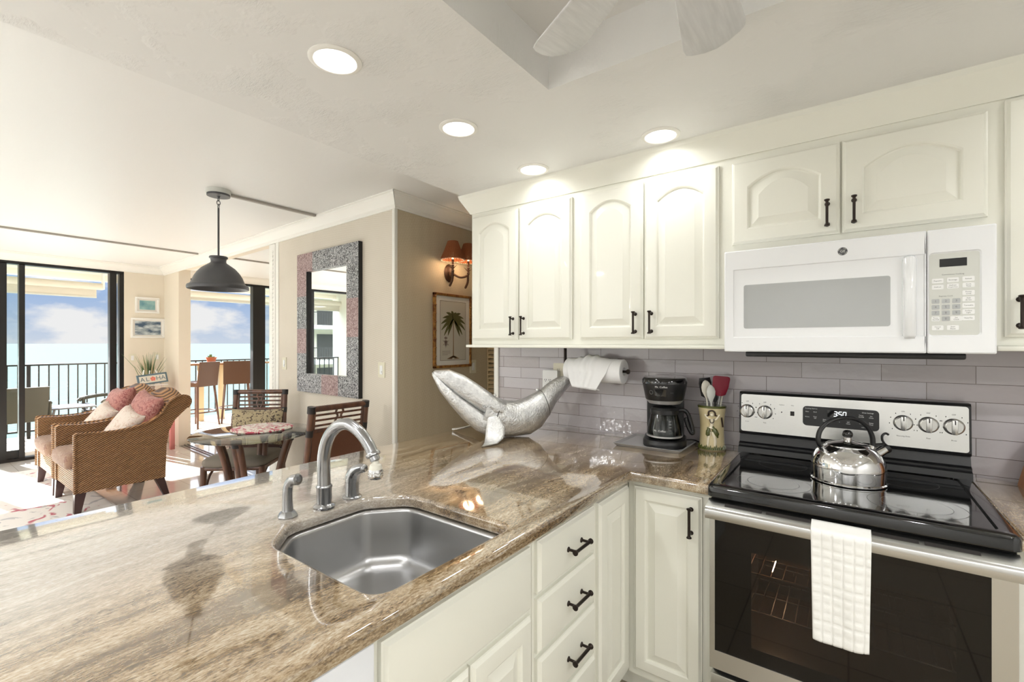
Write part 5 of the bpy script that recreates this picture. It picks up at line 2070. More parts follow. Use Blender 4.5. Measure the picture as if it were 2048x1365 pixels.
bm = bmesh.new()
for a, b, c, d in ((0.07, 0.38, 0.06, 0.0625), (0.07, 0.38, 0.5475, 0.55), (0.07, 0.0725, 0.06, 0.55), (0.3775, 0.38, 0.06, 0.55)):
    prism(bm, [(a, c), (b, c), (b, d), (a, d)], PF_, 0.0, 0.0009)
for k in range(3):
    prism(bm, [(0.095, 0.135 - k * 0.014), (0.19 - 0.03 * (k == 2), 0.135 - k * 0.014), (0.19 - 0.03 * (k == 2), 0.1375 - k * 0.014), (0.095, 0.1375 - k * 0.014)], PF_, 0.0, 0.0009)
obj('printed_border', bm, line_ink, pp_, smooth=False)
bm = bmesh.new()
tr = [(0.225, 0.08, 0.006), (0.226, 0.20, 0.0045), (0.226, 0.30, 0.004), (0.227, 0.385, 0.005)]
loft(bm, [[PF_(u - w, h, 0.0011), PF_(u + w, h, 0.0011)] for u, h, w in tr], False, False, closed=False)
for s in (-1, 1):
    for k in range(4):
        bm.faces.new([bm.verts.new(PF_(0.225 + s * x, y, 0.0011)) for x, y in ((0.0, 0.09), (0.02 + 0.016 * k, 0.068 + 0.001 * k), (0.026 + 0.016 * k, 0.074), (0.004, 0.10))])
obj('palm_trunk', bm, trunk_ink, pp_, smooth=False)
bm = bmesh.new()
rnd = random.Random(3)
for a, ln in ((100, 0.13), (75, 0.12), (128, 0.14), (52, 0.14), (155, 0.14), (28, 0.14), (178, 0.145), (5, 0.145), (200, 0.15), (-18, 0.15), (222, 0.15), (-40, 0.14), (236, 0.12), (-54, 0.13)):
    ar = math.radians(a)
    mids = []
    for k in range(7):
        t = k / 6
        x = 0.227 + ln * t * math.cos(ar)
        y = 0.405 + ln * t * math.sin(ar) * 0.9 - 0.05 * t * t
        mids.append((x, y, 0.002 + 0.013 * math.sin(PI * min(1, t * 0.95 + 0.04))))
    nx_, ny_ = -math.sin(ar), math.cos(ar)
    loft(bm, [[PF_(x + nx_ * w, y + ny_ * w, 0.0013 + 0.0001 * (a % 7)), PF_(x - nx_ * w, y - ny_ * w, 0.0013 + 0.0001 * (a % 7))] for x, y, w in mids], False, False, closed=False)
obj('palm_fronds', bm, palm_ink, pp_, smooth=False)
bm = bmesh.new()
for k in range(12):
    a = k * PI / 6
    prism(bm, [(0.137 + (0.022 + 0.01 * (k % 2)) * math.cos(a + d) * (1.3 if q else 0.6), 0.205 + (0.024 + 0.008 * (k % 2)) * math.sin(a + d) * (1.3 if q else 0.6)) for d, q in ((-0.16, 0), (0.0, 1), (0.16, 0))], PF_, 0.0, 0.001)
prism(bm, [(0.122, 0.222), (0.137, 0.17), (0.152, 0.222)], PF_, 0.0, 0.0012)
prism(bm, [(0.12, 0.24), (0.124, 0.255), (0.132, 0.245), (0.137, 0.262), (0.142, 0.245), (0.15, 0.255), (0.154, 0.24)], PF_, 0.0, 0.001)
obj('crest', bm, crest_ink, pp_, smooth=False)

scn = thing('wall_sconce', 'two-arm bamboo wall sconce with reed shades above the palm print', 'wall lamp', (-2.68, 2.79, 2.0))
bm = bmesh.new()
lathe(bm, [(0.001, 0), (0.055, 0), (0.058, 0.006), (0.045, 0.016), (0.02, 0.024), (0.001, 0.025)], (-2.68, 2.79, 2.0), 28, axis='x')
bmesh.ops.scale(bm, vec=(1, 1, 1.3), verts=bm.verts, space=Matrix.Translation((0, 0, -2.0)))
obj('backplate', bm, dark_bronze_arm, scn)
for yb, yt, zt in ((2.765, 2.70, 2.09), (2.80, 2.885, 2.10)):
    bm = bmesh.new()
    tube(bm, smooth_curve([(-2.655, yb, 2.0), (-2.60, (yb + yt) / 2, 1.965), (-2.555, yt, 1.985), (-2.55, yt, 2.03), (-2.55, yt, zt)], 5), 0.009, 10)
    tube(bm, smooth_curve([(-2.555, yt, 1.99), (-2.56, yt + 0.004, 1.93), (-2.575, yt - 0.012, 1.875)], 5), [0.0095] * 10 + [0.007], 8)
    for z in (2.0, 2.045):
        lathe(bm, [(0.009, -0.005), (0.013, 0), (0.009, 0.005)], (-2.55, yt, z), 12)
    tube(bm, [(-2.55, yt, 2.015), (-2.575, yt - 0.03, 2.05)], [0.006, 0.001], 6)
    tube(bm, [(-2.55, yt, 2.015), (-2.53, yt + 0.03, 2.05)], [0.006, 0.001], 6)
    ar = obj('arm', bm, dark_bronze_arm, scn, angle=60)
    bm = bmesh.new()
    zb = zt
    for k in range(44):
        a = 2 * PI * k / 44
        r0, r1 = 0.092, 0.04
        tube(bm, [(-2.55 + r0 * math.cos(a), yt + r0 * math.sin(a), zb), (-2.55 + (r0 * 0.62 + r1 * 0.38) * math.cos(a) * 0.93, yt + (r0 * 0.62 + r1 * 0.38) * math.sin(a) * 0.93, zb + 0.06), (-2.55 + r1 * math.cos(a), yt + r1 * math.sin(a), zb + 0.14)], [0.0068, 0.005, 0.003], 5)
    tube(bm, [(-2.55 + 0.092 * math.cos(2 * PI * k / 32), yt + 0.092 * math.sin(2 * PI * k / 32), zb) for k in range(32)], 0.004, 6, closed=True)
    tube(bm, [(-2.55 + 0.04 * math.cos(2 * PI * k / 32), yt + 0.04 * math.sin(2 * PI * k / 32), zb + 0.14) for k in range(32)], 0.004, 6, closed=True)
    obj('lamp_shade', bm, amber_shade, scn)
    bm = bmesh.new()
    for k in range(34):
        a = 2 * PI * k / 34
        g = bmesh.new()
        bmesh.ops.create_icosphere(g, subdivisions=1, radius=0.0045)
        merge(bm, g, xf=lambda c, a=a: V((-2.55 + 0.092 * math.cos(a), yt + 0.092 * math.sin(a), zb - 0.007)) + c)
    obj('bead_fringe', bm, ivory, scn)
    bm = bmesh.new()
    lathe(bm, [(0.001, 0.0), (0.008, 0.0), (0.012, 0.02), (0.009, 0.045), (0.001, 0.06)], (-2.55, yt, zt), 14)
    obj('bulb', bm, warm_bulb, scn)
    add_light('sconce_lamp', 'POINT', (-2.55, yt, zt - 0.012), 0.9, (1.0, 0.7, 0.42), 0.045)

# ================================================================== pendant over the table
PC = V((-3.617, 1.425, 0))
pd = thing('pendant_lamp', 'charcoal dome pendant lamp hanging over the glass dining table', 'pendant lamp', (PC.x, PC.y, CEIL))
bm = bmesh.new()
lathe(bm, [(0.001, CEIL), (0.076, CEIL), (0.076, CEIL - 0.032), (0.001, CEIL - 0.032)], PC, 32)
obj('ceiling_block', bm, white_gray, pd)
bm = bmesh.new()
lathe(bm, [(0.001, CEIL - 0.031), (0.072, CEIL - 0.031), (0.072, CEIL - 0.046), (0.001, CEIL - 0.046)], PC, 32)
obj('canopy', bm, charcoal, pd)
bm = bmesh.new()
lathe(bm, [(0.001, CEIL - 0.046), (0.012, CEIL - 0.046), (0.006, CEIL - 0.058), (0.001, CEIL - 0.058)], PC, 12)
for k, z in enumerate((2.445, 2.418, 2.393)):
    tube(bm, [PC + V((0.011 * math.cos(a) * (k % 2 == 0), 0.011 * math.cos(a) * (k % 2 == 1), z + 0.016 * math.sin(a))) for a in (2 * PI * q / 16 for q in range(16))], 0.0026, 6, closed=True)
tube(bm, [PC + V((0, 0, 2.38)), PC + V((0, 0, 2.03))], 0.0065, 10)
obj('stem', bm, charcoal, pd)
bm = bmesh.new()
lathe(bm, [(0.001, 2.036), (0.055, 2.036), (0.058, 2.030), (0.058, 2.024), (0.05, 2.018), (0.047, 2.0), (0.05, 1.99), (0.075, 1.972), (0.105, 1.95), (0.13, 1.92), (0.148, 1.89), (0.162, 1.852), (0.172, 1.836), (0.186, 1.83), (0.19, 1.822), (0.19, 1.806), (0.187, 1.802), (0.184, 1.806), (0.168, 1.828), (0.157, 1.85), (0.143, 1.888), (0.1, 1.945), (0.06, 1.975), (0.001, 1.985)], PC, 56)
obj('shade', bm, charcoal, pd, angle=50)
bm = bmesh.new()
g = bmesh.new()
bmesh.ops.create_uvsphere(g, u_segments=16, v_segments=12, radius=0.035)
merge(bm, g, xf=lambda c: PC + V((0, 0, 1.90)) + c)
obj('bulb', bm, white_plastic, pd)

# ================================================================== dining table
TC_ = V((-3.68, 1.70, 0))
dt = thing('dining_table', 'round glass dining table on four dark splayed rattan legs', 'table', TC_)
bm = bmesh.new()
lathe(bm, [(0.001, 0.726), (0.418, 0.726), (0.424, 0.73), (0.424, 0.736), (0.418, 0.74), (0.001, 0.74)], TC_, 72)
obj('tabletop', bm, table_glass, dt)
for a in (225, 310, 40, 140):
    ar = math.radians(a)
    d = V((math.cos(ar), math.sin(ar), 0))
    bm = bmesh.new()
    for s in (-0.016, 0.016):
        o_ = V((-d.y, d.x, 0)) * s
        tube(bm, smooth_curve([TC_ + d * 0.27 + o_ + V((0, 0, 0.724)), TC_ + d * 0.2 + o_ + V((0, 0, 0.5)), TC_ + d * 0.16 + o_ + V((0, 0, 0.25)), TC_ + d * 0.17 + o_ + V((0, 0, 0.0))], 4), [0.026 - 0.0006 * k for k in range(13)], 10)
    l_ = obj('leg', bm, dark_wood, dt, angle=60)
    bm = bmesh.new()
    tube(bm, [TC_ + d * 0.267 + V((0, 0, 0.726)), TC_ + d * 0.258 + V((0, 0, 0.68))], [0.034, 0.033], 14)
    obj('leg_wrap', bm, black_wrap, l_)
bm = bmesh.new()
tube(bm, [TC_ + V((0.165 * math.cos(a), 0.165 * math.sin(a), 0.22)) for a in (2 * PI * k / 32 for k in range(32))], 0.014, 8, closed=True)
obj('ring_stretcher', bm, dark_wood, dt)
bm = bmesh.new()
lathe(bm, [(0.001, 0.741), (0.215, 0.741), (0.221, 0.745), (0.221, 0.75), (0.213, 0.754), (0.001, 0.754)], (-3.765, 1.80, 0), 56)
tag(obj('placemat', bm, coral_m), 'round placemat printed with red coral on the glass table', 'placemat')

# ================================================================== rattan dining chairs
def dining_chair(label):
    t = thing('dining_chair', label, 'chair')
    zt, lean = 1.0, 0.075
    bk = lambda z: 0.20 + max(0, z - 0.47) / (zt - 0.47) * lean
    for sx in (-1, 1):
        bm = bmesh.new()
        tube(bm, [(sx * 0.215, bk(0.0) - 0.0 + 0.05, 0.0), (sx * 0.215, 0.21, 0.3), (sx * 0.215, bk(0.47), 0.47), (sx * 0.212, bk(0.75), 0.75), (sx * 0.208, bk(zt), zt - 0.012)], 0.021, 12)
        p_ = obj('back_post', bm, dark_wood, t, angle=60)
        for z, r in ((0.985, 0.026), (0.83, 0.0235), (0.49, 0.0235)):
            bm = bmesh.new()
            x_ = 0.208 + 0.004 * (1 - (z - 0.47) / 0.53)
            tube(bm, [(sx * x_, bk(z - 0.022), z - 0.022), (sx * x_, bk(z + 0.022), z + 0.022)], r, 12)
            obj('rattan_wrap', bm, black_wrap, p_)
        bm = bmesh.new()
        tube(bm, [(sx * 0.22, -0.20, 0.45), (sx * 0.225, -0.215, 0.0)], [0.024, 0.019], 12)
        obj('leg', bm, dark_wood, t, angle=60)
        bm = bmesh.new()
        tube(bm, smooth_curve([(sx * 0.22, -0.205, 0.2), (sx * 0.21, -0.14, 0.36), (sx * 0.2, -0.05, 0.42)], 5), 0.01, 8)
        obj('brace', bm, dark_wood, t, angle=60)
    bm = bmesh.new()
    tube(bm, [(-0.2, bk(zt), zt - 0.012), (0.2, bk(zt), zt - 0.012)], 0.02, 12)
    tube(bm, [(-0.2, bk(0.84), 0.84), (0.2, bk(0.84), 0.84)], 0.014, 10)
    obj('top_rail', bm, dark_wood, t, angle=60)
    bm = bmesh.new()
    for z in (0.875, 0.91, 0.945):
        tube(bm, [(-0.2, bk(z), z), (0.2, bk(z), z)], 0.0075, 8)
    for sx in (-1, 1):
        tube(bm, smooth_curve([(sx * 0.012, bk(0.985), 0.985), (sx * 0.028, bk(0.955), 0.955), (sx * 0.012, bk(0.925), 0.925), (sx * 0.028, bk(0.893), 0.893), (sx * 0.012, bk(0.86), 0.86), (sx * 0.014, bk(0.845), 0.845)], 3), 0.008, 8)
        tube(bm, [(sx * 0.185, bk(0.98), 0.98), (sx * 0.185, bk(0.85), 0.85)], 0.01, 8)
    obj('lattice', bm, dark_wood, t, angle=60)
    bm = bmesh.new()
    loft(bm, [[V((x, bk(z) + d, z)) for x in (-0.195, 0.195) for d in ((0.006, 0.014) if x < 0 else (0.014, 0.006))] for z in (0.5, 0.83)])
    obj('woven_back', bm, resin_dark, t, smooth=False)
    bm = bmesh.new()
    pillow(bm, lambda u, w, d: V((u, bk(0.69 + w) - 0.035 - d, 0.69 + w)), 0.22, 0.155, 0.035)
    obj('back_cushion', bm, damask, t, angle=80)
    bm = bmesh.new()
    for a, b in (((-0.22, -0.2), (0.22, -0.2)), ((-0.215, 0.2), (0.215, 0.2)), ((-0.22, -0.2), (-0.215, 0.2)), ((0.22, -0.2), (0.215, 0.2))):
        tube(bm, [(a[0], a[1], 0.435), (b[0], b[1], 0.435)], 0.02, 10)
    obj('seat_frame', bm, dark_wood, t)
    bm = bmesh.new()
    loft(bm, [[V((x * 0.235 * s, -0.015 + y * 0.225 * s, z)) for x, y in rrect(-1, 1, -1, 1, 0.3, 6)] for s, z in ((0.96, 0.448), (1.0, 0.456), (1.02, 0.475), (1.0, 0.497), (0.93, 0.512), (0.7, 0.522), (0.3, 0.526))])
    obj('seat_cushion', bm, taupe, t, angle=60)
    return t


def pillow(bm, f, hw, hh, ht, n=16, pinch=0.06):
    rows_f, rows_b = [], []
    for j in range(n + 1):
        a, b = [], []
        for i in range(n + 1):
            u, v = 2 * i / n - 1, 2 * j / n - 1
            th = ht * ((1 - u ** 4) * (1 - v ** 4)) ** 0.45
            x = hw * u * (1 - pinch * (1 - v * v))
            y = hh * v * (1 - pinch * (1 - u * u))
            a.append(f(x, y, th))
            b.append(f(x, y, -th))
        rows_f.append(a)
        rows_b.append(b)
    loft(bm, rows_f, False, False, closed=False)
    loft(bm, [list(reversed(r)) for r in rows_b], False, False, closed=False)
    bmesh.ops.remove_doubles(bm, verts=bm.verts, dist=1e-5)


resin_dark = M('dark_woven_back', srgb(96, 58, 38), 0.55, bump=('noise', 160, 0.4, 0.003))
ch = dining_chair('dark rattan dining chair beyond the glass table, its patterned cushion facing the kitchen')
ch.location = (-4.05, 1.80, 0)
ch.rotation_euler = (0, 0, math.radians(40.5))
ch2 = copy_tree(ch)
ch2['label'] = 'dark rattan dining chair with its woven brown back toward the kitchen faucet'
ch2.location = (-3.09, 1.865, 0)
ch2.rotation_euler = (0, 0, math.radians(-90))
for o_ in (ch, ch2):
    o_['group'] = 'rattan dining chairs'

# ================================================================== wicker armchairs (face -Y)
def armchair(label):
    t = thing('wicker_armchair', label, 'armchair', group='wicker armchairs')
    SIDE = [(-0.31, 0.18), (-0.31, 0.655), (-0.29, 0.672), (-0.15, 0.660), (-0.02, 0.660), (0.085, 0.672), (0.195, 0.706), (0.275, 0.762), (0.325, 0.845), (0.368, 0.892), (0.43, 0.921), (0.485, 0.915), (0.512, 0.885), (0.513, 0.845), (0.49, 0.805), (0.447, 0.764), (0.386, 0.701), (0.340, 0.604), (0.32, 0.477), (0.311, 0.177)]
    for sx in (-1, 1):
        x0, x1 = (0.30, 0.385) if sx > 0 else (-0.385, -0.30)
        bm = bmesh.new()
        prism(bm, SIDE, lambda u, w, d: V((d, u, w)), x0, x1)
        s_ = obj('side_panel', bm, wicker, t, angle=30)
        bm = bmesh.new()
        xe = x1 if sx > 0 else x0
        tube(bm, smooth_curve([(xe, y, z) for y, z in SIDE[1:15]], 3), 0.010, 8)
        tube(bm, [(xe, -0.31, 0.18), (xe, -0.31, 0.66)], 0.010, 8)
        obj('braided_edge', bm, wicker, s_)
    BACK = [(0.16, 0.25), (0.20, 0.50), (0.25, 0.68), (0.30, 0.79), (0.355, 0.87), (0.42, 0.905), (0.475, 0.902), (0.497, 0.875), (0.497, 0.845), (0.475, 0.81), (0.42, 0.76), (0.365, 0.69), (0.325, 0.6), (0.305, 0.477), (0.296, 0.2), (0.2, 0.2)]
    secs = []
    for k in range(13):
        x = -0.305 + 0.61 * k / 12
        hump = 0.075 * (1 - (2 * k / 12 - 1) ** 2)
        secs.append([V((x, y, z + hump * max(0, min(1, (z - 0.6) / 0.25)))) for y, z in BACK])
    bm = bmesh.new()
    loft(bm, secs)
    obj('backrest', bm, wicker, t, angle=50)
    bm = bmesh.new()
    box(bm, -0.30, 0.30, -0.30, 0.20, 0.18, 0.36)
    obj('seat_base', bm, wicker, t, smooth=False)
    bm = bmesh.new()
    loft(bm, [[V((x * 0.29 * s, -0.055 + y * 0.29 * s, z)) for x, y in rrect(-1, 1, -1, 1, 0.22, 6)] for s, z in ((0.94, 0.362), (1.0, 0.375), (1.015, 0.42), (1.0, 0.465), (0.92, 0.49), (0.6, 0.5), (0.2, 0.502))])
    obj('seat_cushion', bm, seat_floral, t, angle=60)
    for sx in (-1, 1):
        for y0, y1 in ((-0.27, -0.29), (0.27, 0.33)):
            bm = bmesh.new()
            c0, c1 = V((sx * 0.335, y0, 0.185)), V((sx * 0.345, y1, 0.0))
            loft(bm, [[c + V((a * h, b * h, 0)) for a, b in ((-1, -1), (1, -1), (1, 1), (-1, 1))] for c, h in ((c0, 0.036), (c1, 0.021))])
            obj('leg', bm, espresso, t, smooth=False)
    return t


ac = armchair('nearer wicker armchair, its full woven side facing the kitchen')
ac.location = (-5.505, 1.26, 0)
ac2 = copy_tree(ac)
ac2['label'] = 'farther wicker armchair, mostly hidden behind the nearer one by the glass door'
ac2.location = (-6.3, 1.26, 0)


def cushion(label, cx, cy, cz, hw, hh, ht, tilt, yaw, roll_, mat):
    bm = bmesh.new()
    R_ = Matrix.Rotation(math.radians(yaw), 3, 'Z') @ Matrix.Rotation(math.radians(tilt), 3, 'X') @ Matrix.Rotation(math.radians(roll_), 3, 'Y')
    pillow(bm, lambda u, w, d: R_ @ V((u, -d, w)), hw, hh, ht, pinch=0.1)
    o = obj('throw_pillow', bm, mat, angle=80)
    o.location = (cx, cy, cz)
    tag(o, label, 'pillow', 'throw pillows on the wicker armchairs')


cushion('rose floral throw pillow against the back of the nearer wicker armchair', -5.41, 1.47, 0.715, 0.245, 0.245, 0.085, -20, 4, 8, pink_floral)
cushion('small cream throw pillow in front of the rose pillow on the nearer armchair', -5.39, 1.33, 0.645, 0.185, 0.185, 0.07, -30, 12, 16, cream_floral)
cushion('rose floral throw pillow against the back of the farther wicker armchair', -6.19, 1.47, 0.725, 0.245, 0.245, 0.085, -20, 2, -4, pink_floral)
cushion('small cream throw pillow in front of the rose pillow on the farther armchair', -6.10, 1.32, 0.645, 0.185, 0.175, 0.07, -34, 8, 16, cream_floral)

# rugs
bm = bmesh.new()
box(bm, -7.35, -4.3, -1.7, 1.22, 0.0005, 0.012)
tag(obj('area_rug', bm, rug_m, smooth=False), 'pale area rug with red branches under the wicker armchairs', 'rug')
bm = bmesh.new()
box(bm, -7.4, -5.0, 2.75, 4.6, 0.0005, 0.01)
tag(obj('area_rug', bm, nook_rug_m, smooth=False), 'floral rug on the floor beyond the sliding threshold', 'rug')

# ================================================================== side table, sign and reeds
stb = thing('side_table', 'small pink painted side table behind the wicker armchairs', 'side table', (-7.55, 2.12, 0))
bm = bmesh.new()
box(bm, -7.85, -7.28, 1.90, 2.36, 0.70, 0.73, bev=0.004)
obj('tabletop', bm, pinkpaint, stb)
for x in (-7.81, -7.32):
    for y in (1.94, 2.32):
        bm = bmesh.new()
        box(bm, x - 0.025, x + 0.025, y - 0.025, y + 0.025, 0, 0.70, bev=0.003)
        obj('leg', bm, pinkpaint, stb)
es = thing('display_easel', 'white tabletop easel holding the welcome sign', 'easel', (-7.55, 2.15, 0.73))
bm = bmesh.new()
for y0, y1 in ((2.03, 2.09), (2.29, 2.22)):
    tube(bm, [(-7.50, y0, 0.732), (-7.60, y1, 1.06)], 0.009, 8)
tube(bm, [(-7.72, 2.16, 0.732), (-7.60, 2.155, 1.05)], 0.009, 8)
obj('legs', bm, white_trim, es)
bm = bmesh.new()
box(bm, -7.54, -7.49, 1.99, 2.33, 0.855, 0.87)
obj('ledge', bm, white_trim, es)
sg = thing('welcome_sign', 'rectangular ALOHA sign with a pink flower propped on the easel', 'sign', (-7.53, 2.16, 0.87))
SR = Matrix.Rotation(math.radians(6), 3, 'X')
SF = lambda u, w, d: V((-7.53, 2.165, 0.945)) + SR @ V((d - w * 0.25, u, w))
bm = bmesh.new()
prism(bm, [(-0.165, -0.065), (0.165, -0.065), (0.165, 0.065), (-0.165, 0.065)], SF, -0.012, 0.012)
sgb = obj('board', bm, sign_blue, sg, smooth=False)
bm = bmesh.new()
prism(bm, [(-0.145, -0.045), (0.145, -0.045), (0.145, 0.045), (-0.145, 0.045)], SF, 0.011, 0.0135)
obj('painted_field', bm, sign_cream, sgb, smooth=False)
bm = bmesh.new()
for c_, x in (('A', -0.112), ('L', -0.058), ('H', 0.062), ('A', 0.116)):
    add_text(bm, c_, 0.078, lambda u, w, x=x: SF(x + u, w, 0.0142))
obj('lettering', bm, sign_blue, sgb, smooth=False)
bm = bmesh.new()
for k in range(5):
    a = 2 * PI * k / 5 + 0.3
    prism(bm, [(0.002 + 0.017 * math.cos(a) + 0.014 * math.cos(q), 0.017 * math.sin(a) + 0.014 * math.sin(q)) for q in (2 * PI * j / 10 for j in range(10))], SF, 0.0135, 0.0148 + 0.0003 * k)
obj('flower', bm, hibiscus, sgb, smooth=False)
rd_ = thing('reed_plant', 'tuft of tall green reeds in a pot behind the welcome sign', 'plant', (-7.72, 2.17, 0.73))
bm = bmesh.new()
lathe(bm, [(0.001, 0), (0.05, 0), (0.065, 0.1), (0.06, 0.1), (0.001, 0.09)], (-7.78, 2.20, 0.731), 20)
obj('pot', bm, white_trim, rd_)
rn = random.Random(5)
gb, tb = bmesh.new(), bmesh.new()
for k in range(70):
    y, x = rn.gauss(0, 0.03), rn.gauss(0, 0.015)
    h = 0.28 + rn.random() * 0.22
    tube(gb if k % 4 else tb, [(-7.78 + x * 0.4, 2.20 + y * 0.5, 0.81), (-7.78 + x, 2.19 + y * 1.4, 0.81 + h * 0.6), (-7.78 + x * 1.5, 2.18 + y * 2.6, 0.81 + h)], [0.004, 0.0035, 0.0008], 5)
obj('blades', gb, grass_green, rd_)
obj('dry_blades', tb, louver, rd_)


def seascape(label, y0, y1, z0, z1, border, mat):
    t = thing('framed_seascape', label, 'picture', (-8.05, (y0 + y1) / 2, z0))
    bm = bmesh.new()
    for a, b, c, d in ((y0, y1, z0, z0 + 0.025), (y0, y1, z1 - 0.025, z1), (y0, y0 + 0.025, z0 + 0.025, z1 - 0.025), (y1 - 0.025, y1, z0 + 0.025, z1 - 0.025)):
        box(bm, -8.05, -8.025, a, b, c, d, bev=0.003)
    obj('frame', bm, white_frame, t)
    obj('mat_board', bx(-8.049, -8.038, y0 + 0.02, y1 - 0.02, z0 + 0.02, z1 - 0.02), mat_board, t, smooth=False)
    obj('painting', bx(-8.04, -8.036, y0 + border, y1 - border, z0 + border * 0.95, z1 - border * 0.95), mat, t, smooth=False)


seascape('small framed seascape in aqua, the upper of two on the narrow wall', 2.112, 2.392, 1.848, 2.07, 0.05, sea_print)
seascape('framed breaking wave picture, the lower of two on the narrow wall', 2.065, 2.455, 1.495, 1.775, 0.045, wave_print)

# ================================================================== balcony
struct('floor_balcony', bx(-10.25, -8.2, -6, 7, -0.25, -0.02), patio_floor_m, smooth=False)
bm = bmesh.new()
box(bm, -10.25, -8.2, -6, 7, 2.56, 2.8)
box(bm, -10.25, -10.1, -6, 7, 2.46, 2.56)
struct('ceiling_balcony', bm, soffit_ext, smooth=False)
rl = thing('balcony_railing', 'dark metal balcony railing with thin balusters before the sea', 'railing', (-10.0, 0.8, 0))
bm = bmesh.new()
box(bm, -10.025, -9.975, -4.9, 6.0, 1.075, 1.10)
obj('top_rail', bm, black_frame, rl, smooth=False)
obj('bottom_rail', bx(-10.015, -9.985, -4.9, 6.0, 0.08, 0.105), black_frame, rl, smooth=False)
b0 = None
k = 0
y = -4.85
while y < 6.0:
    post = abs(((y - 1.366) / 0.1105) % 18) < 0.5 or abs(((y - 1.366) / 0.1105) % 18) > 17.5
    h = 0.022 if post else 0.0085
    if post or b0 is None:
        o_ = obj('post' if post else 'baluster', bx(-10 - h, -10 + h, y - h, y + h, -0.02 if post else 0.1, 1.08), black_frame, rl, smooth=False)
        if not post:
            b0 = (o_, y)
    else:
        o_ = b0[0].copy()
        COL.objects.link(o_)
        o_.location = (0, y - b0[1], 0)
    y += 0.1105


def rolled_shade(label, y0, y1, zb):
    t = thing('roller_shade', label, 'roller shade', (-9.9, (y0 + y1) / 2, 2.4))
    bm = bmesh.new()
    tube(bm, [(-9.9, y0, 2.345), (-9.9, y1, 2.345)], 0.055, 18)
    obj('roll', bm, shade_fabric, t)
    obj('fabric', bx(-9.965, -9.958, y0 + 0.03, y1 - 0.06, zb, 2.36), shade_fabric, t, smooth=False)
    obj('hem_bar', bx(-9.975, -9.948, y0 + 0.03, y1 - 0.06, zb - 0.025, zb), white_gray, t, smooth=False)
    for yy in (y0 - 0.01, y1 + 0.01):
        obj('bracket', bx(-9.95, -9.85, yy - 0.012, yy + 0.012, 2.30, 2.5595), white_trim, t, smooth=False)


rolled_shade('half lowered cream roller shade outside the left glass door', -2.0, 2.17, 2.185)
rolled_shade('half lowered cream roller shade above the balcony bar stools', 2.55, 5.2, 2.255)

# bar table, stools and potted plant
bt = thing('bar_table', 'narrow wooden bar table along the balcony railing', 'table', (-9.68, 3.7, -0.02))
bm = bmesh.new()
box(bm, -9.93, -9.5, 2.9, 4.7, 1.015, 1.05, bev=0.004)
obj('tabletop', bm, teak, bt)
for y in (3.52, 3.87):
    bm = bmesh.new()
    box(bm, -9.74, -9.66, y - 0.045, y + 0.045, -0.02, 1.015, bev=0.004)
    obj('leg', bm, louver, bt)
ptp = thing('potted_succulent', 'small green succulent in a clay pot on the bar table', 'plant', (-9.6, 3.66, 1.05))
bm = bmesh.new()
lathe(bm, [(0.001, 0), (0.062, 0), (0.078, 0.085), (0.088, 0.085), (0.09, 0.11), (0.08, 0.11), (0.07, 0.095), (0.001, 0.09)], (-9.6, 3.66, 1.05), 24)
obj('pot', bm, terracotta, ptp)
bm = bmesh.new()
rn = random.Random(2)
for k in range(26):
    a, e = rn.random() * 2 * PI, 0.4 + rn.random() * 1.0
    d = V((math.cos(a) * math.cos(e), math.sin(a) * math.cos(e), math.sin(e)))
    p = V((-9.6, 3.66, 1.14))
    tube(bm, [p, p + d * 0.035, p + d * 0.075], [0.006, 0.013, 0.002], 6)
obj('leaves', bm, leaf, ptp)


def bar_stool(label):
    t = thing('bar_stool', label, 'bar stool', group='woven bar stools')
    bm = bmesh.new()
    loft(bm, [[V((x * s, y * s, z)) for x, y in rrect(-0.21, 0.21, -0.21, 0.21, 0.04)] for s, z in ((0.97, 0.70), (1, 0.71), (1, 0.765), (0.96, 0.775))])
    obj('seat', bm, resin_wicker, t)
    bm = bmesh.new()
    rows_ = []
    for k in range(8):
        z = 0.70 + 0.42 * k / 7
        yb = 0.195 + 0.05 * (k / 7) ** 1.5
        rows_.append([V((x, yb + d - 0.03 * (1 - (x / 0.21) ** 2) * -0.4, z)) for x, d in ((-0.21, 0), (-0.1, 0), (0, 0), (0.1, 0), (0.21, 0), (0.21, 0.03), (0.1, 0.03), (0, 0.03), (-0.1, 0.03), (-0.21, 0.03))])
    loft(bm, rows_)
    obj('backrest', bm, resin_wicker, t, angle=50)
    for sx in (-1, 1):
        for sy in (-1, 1):
            bm = bmesh.new()
            tube(bm, [(sx * 0.18, sy * 0.18, 0.71), (sx * 0.235, sy * 0.235, 0.0)], [0.02, 0.016], 10)
            obj('leg', bm, dark_wood, t)
    bm = bmesh.new()
    tube(bm, [(0.215 * math.cos(a) * 1.3, 0.28 * math.sin(a), 0.26) for a in (2 * PI * k / 28 for k in range(28))], 0.011, 8, closed=True)
    obj('foot_ring', bm, dark_wood, t)
    return t


bs = bar_stool('woven brown bar stool nearer the narrow wall, its back to the room')
bs.location = (-9.12, 3.25, -0.02)
bs.rotation_euler = (0, 0, math.radians(-62))
bs2 = copy_tree(bs)
bs2['label'] = 'woven brown bar stool farther along, beside the black door frame'
bs2.location = (-9.2, 3.93, -0.02)
bs2.rotation_euler = (0, 0, math.radians(-112))


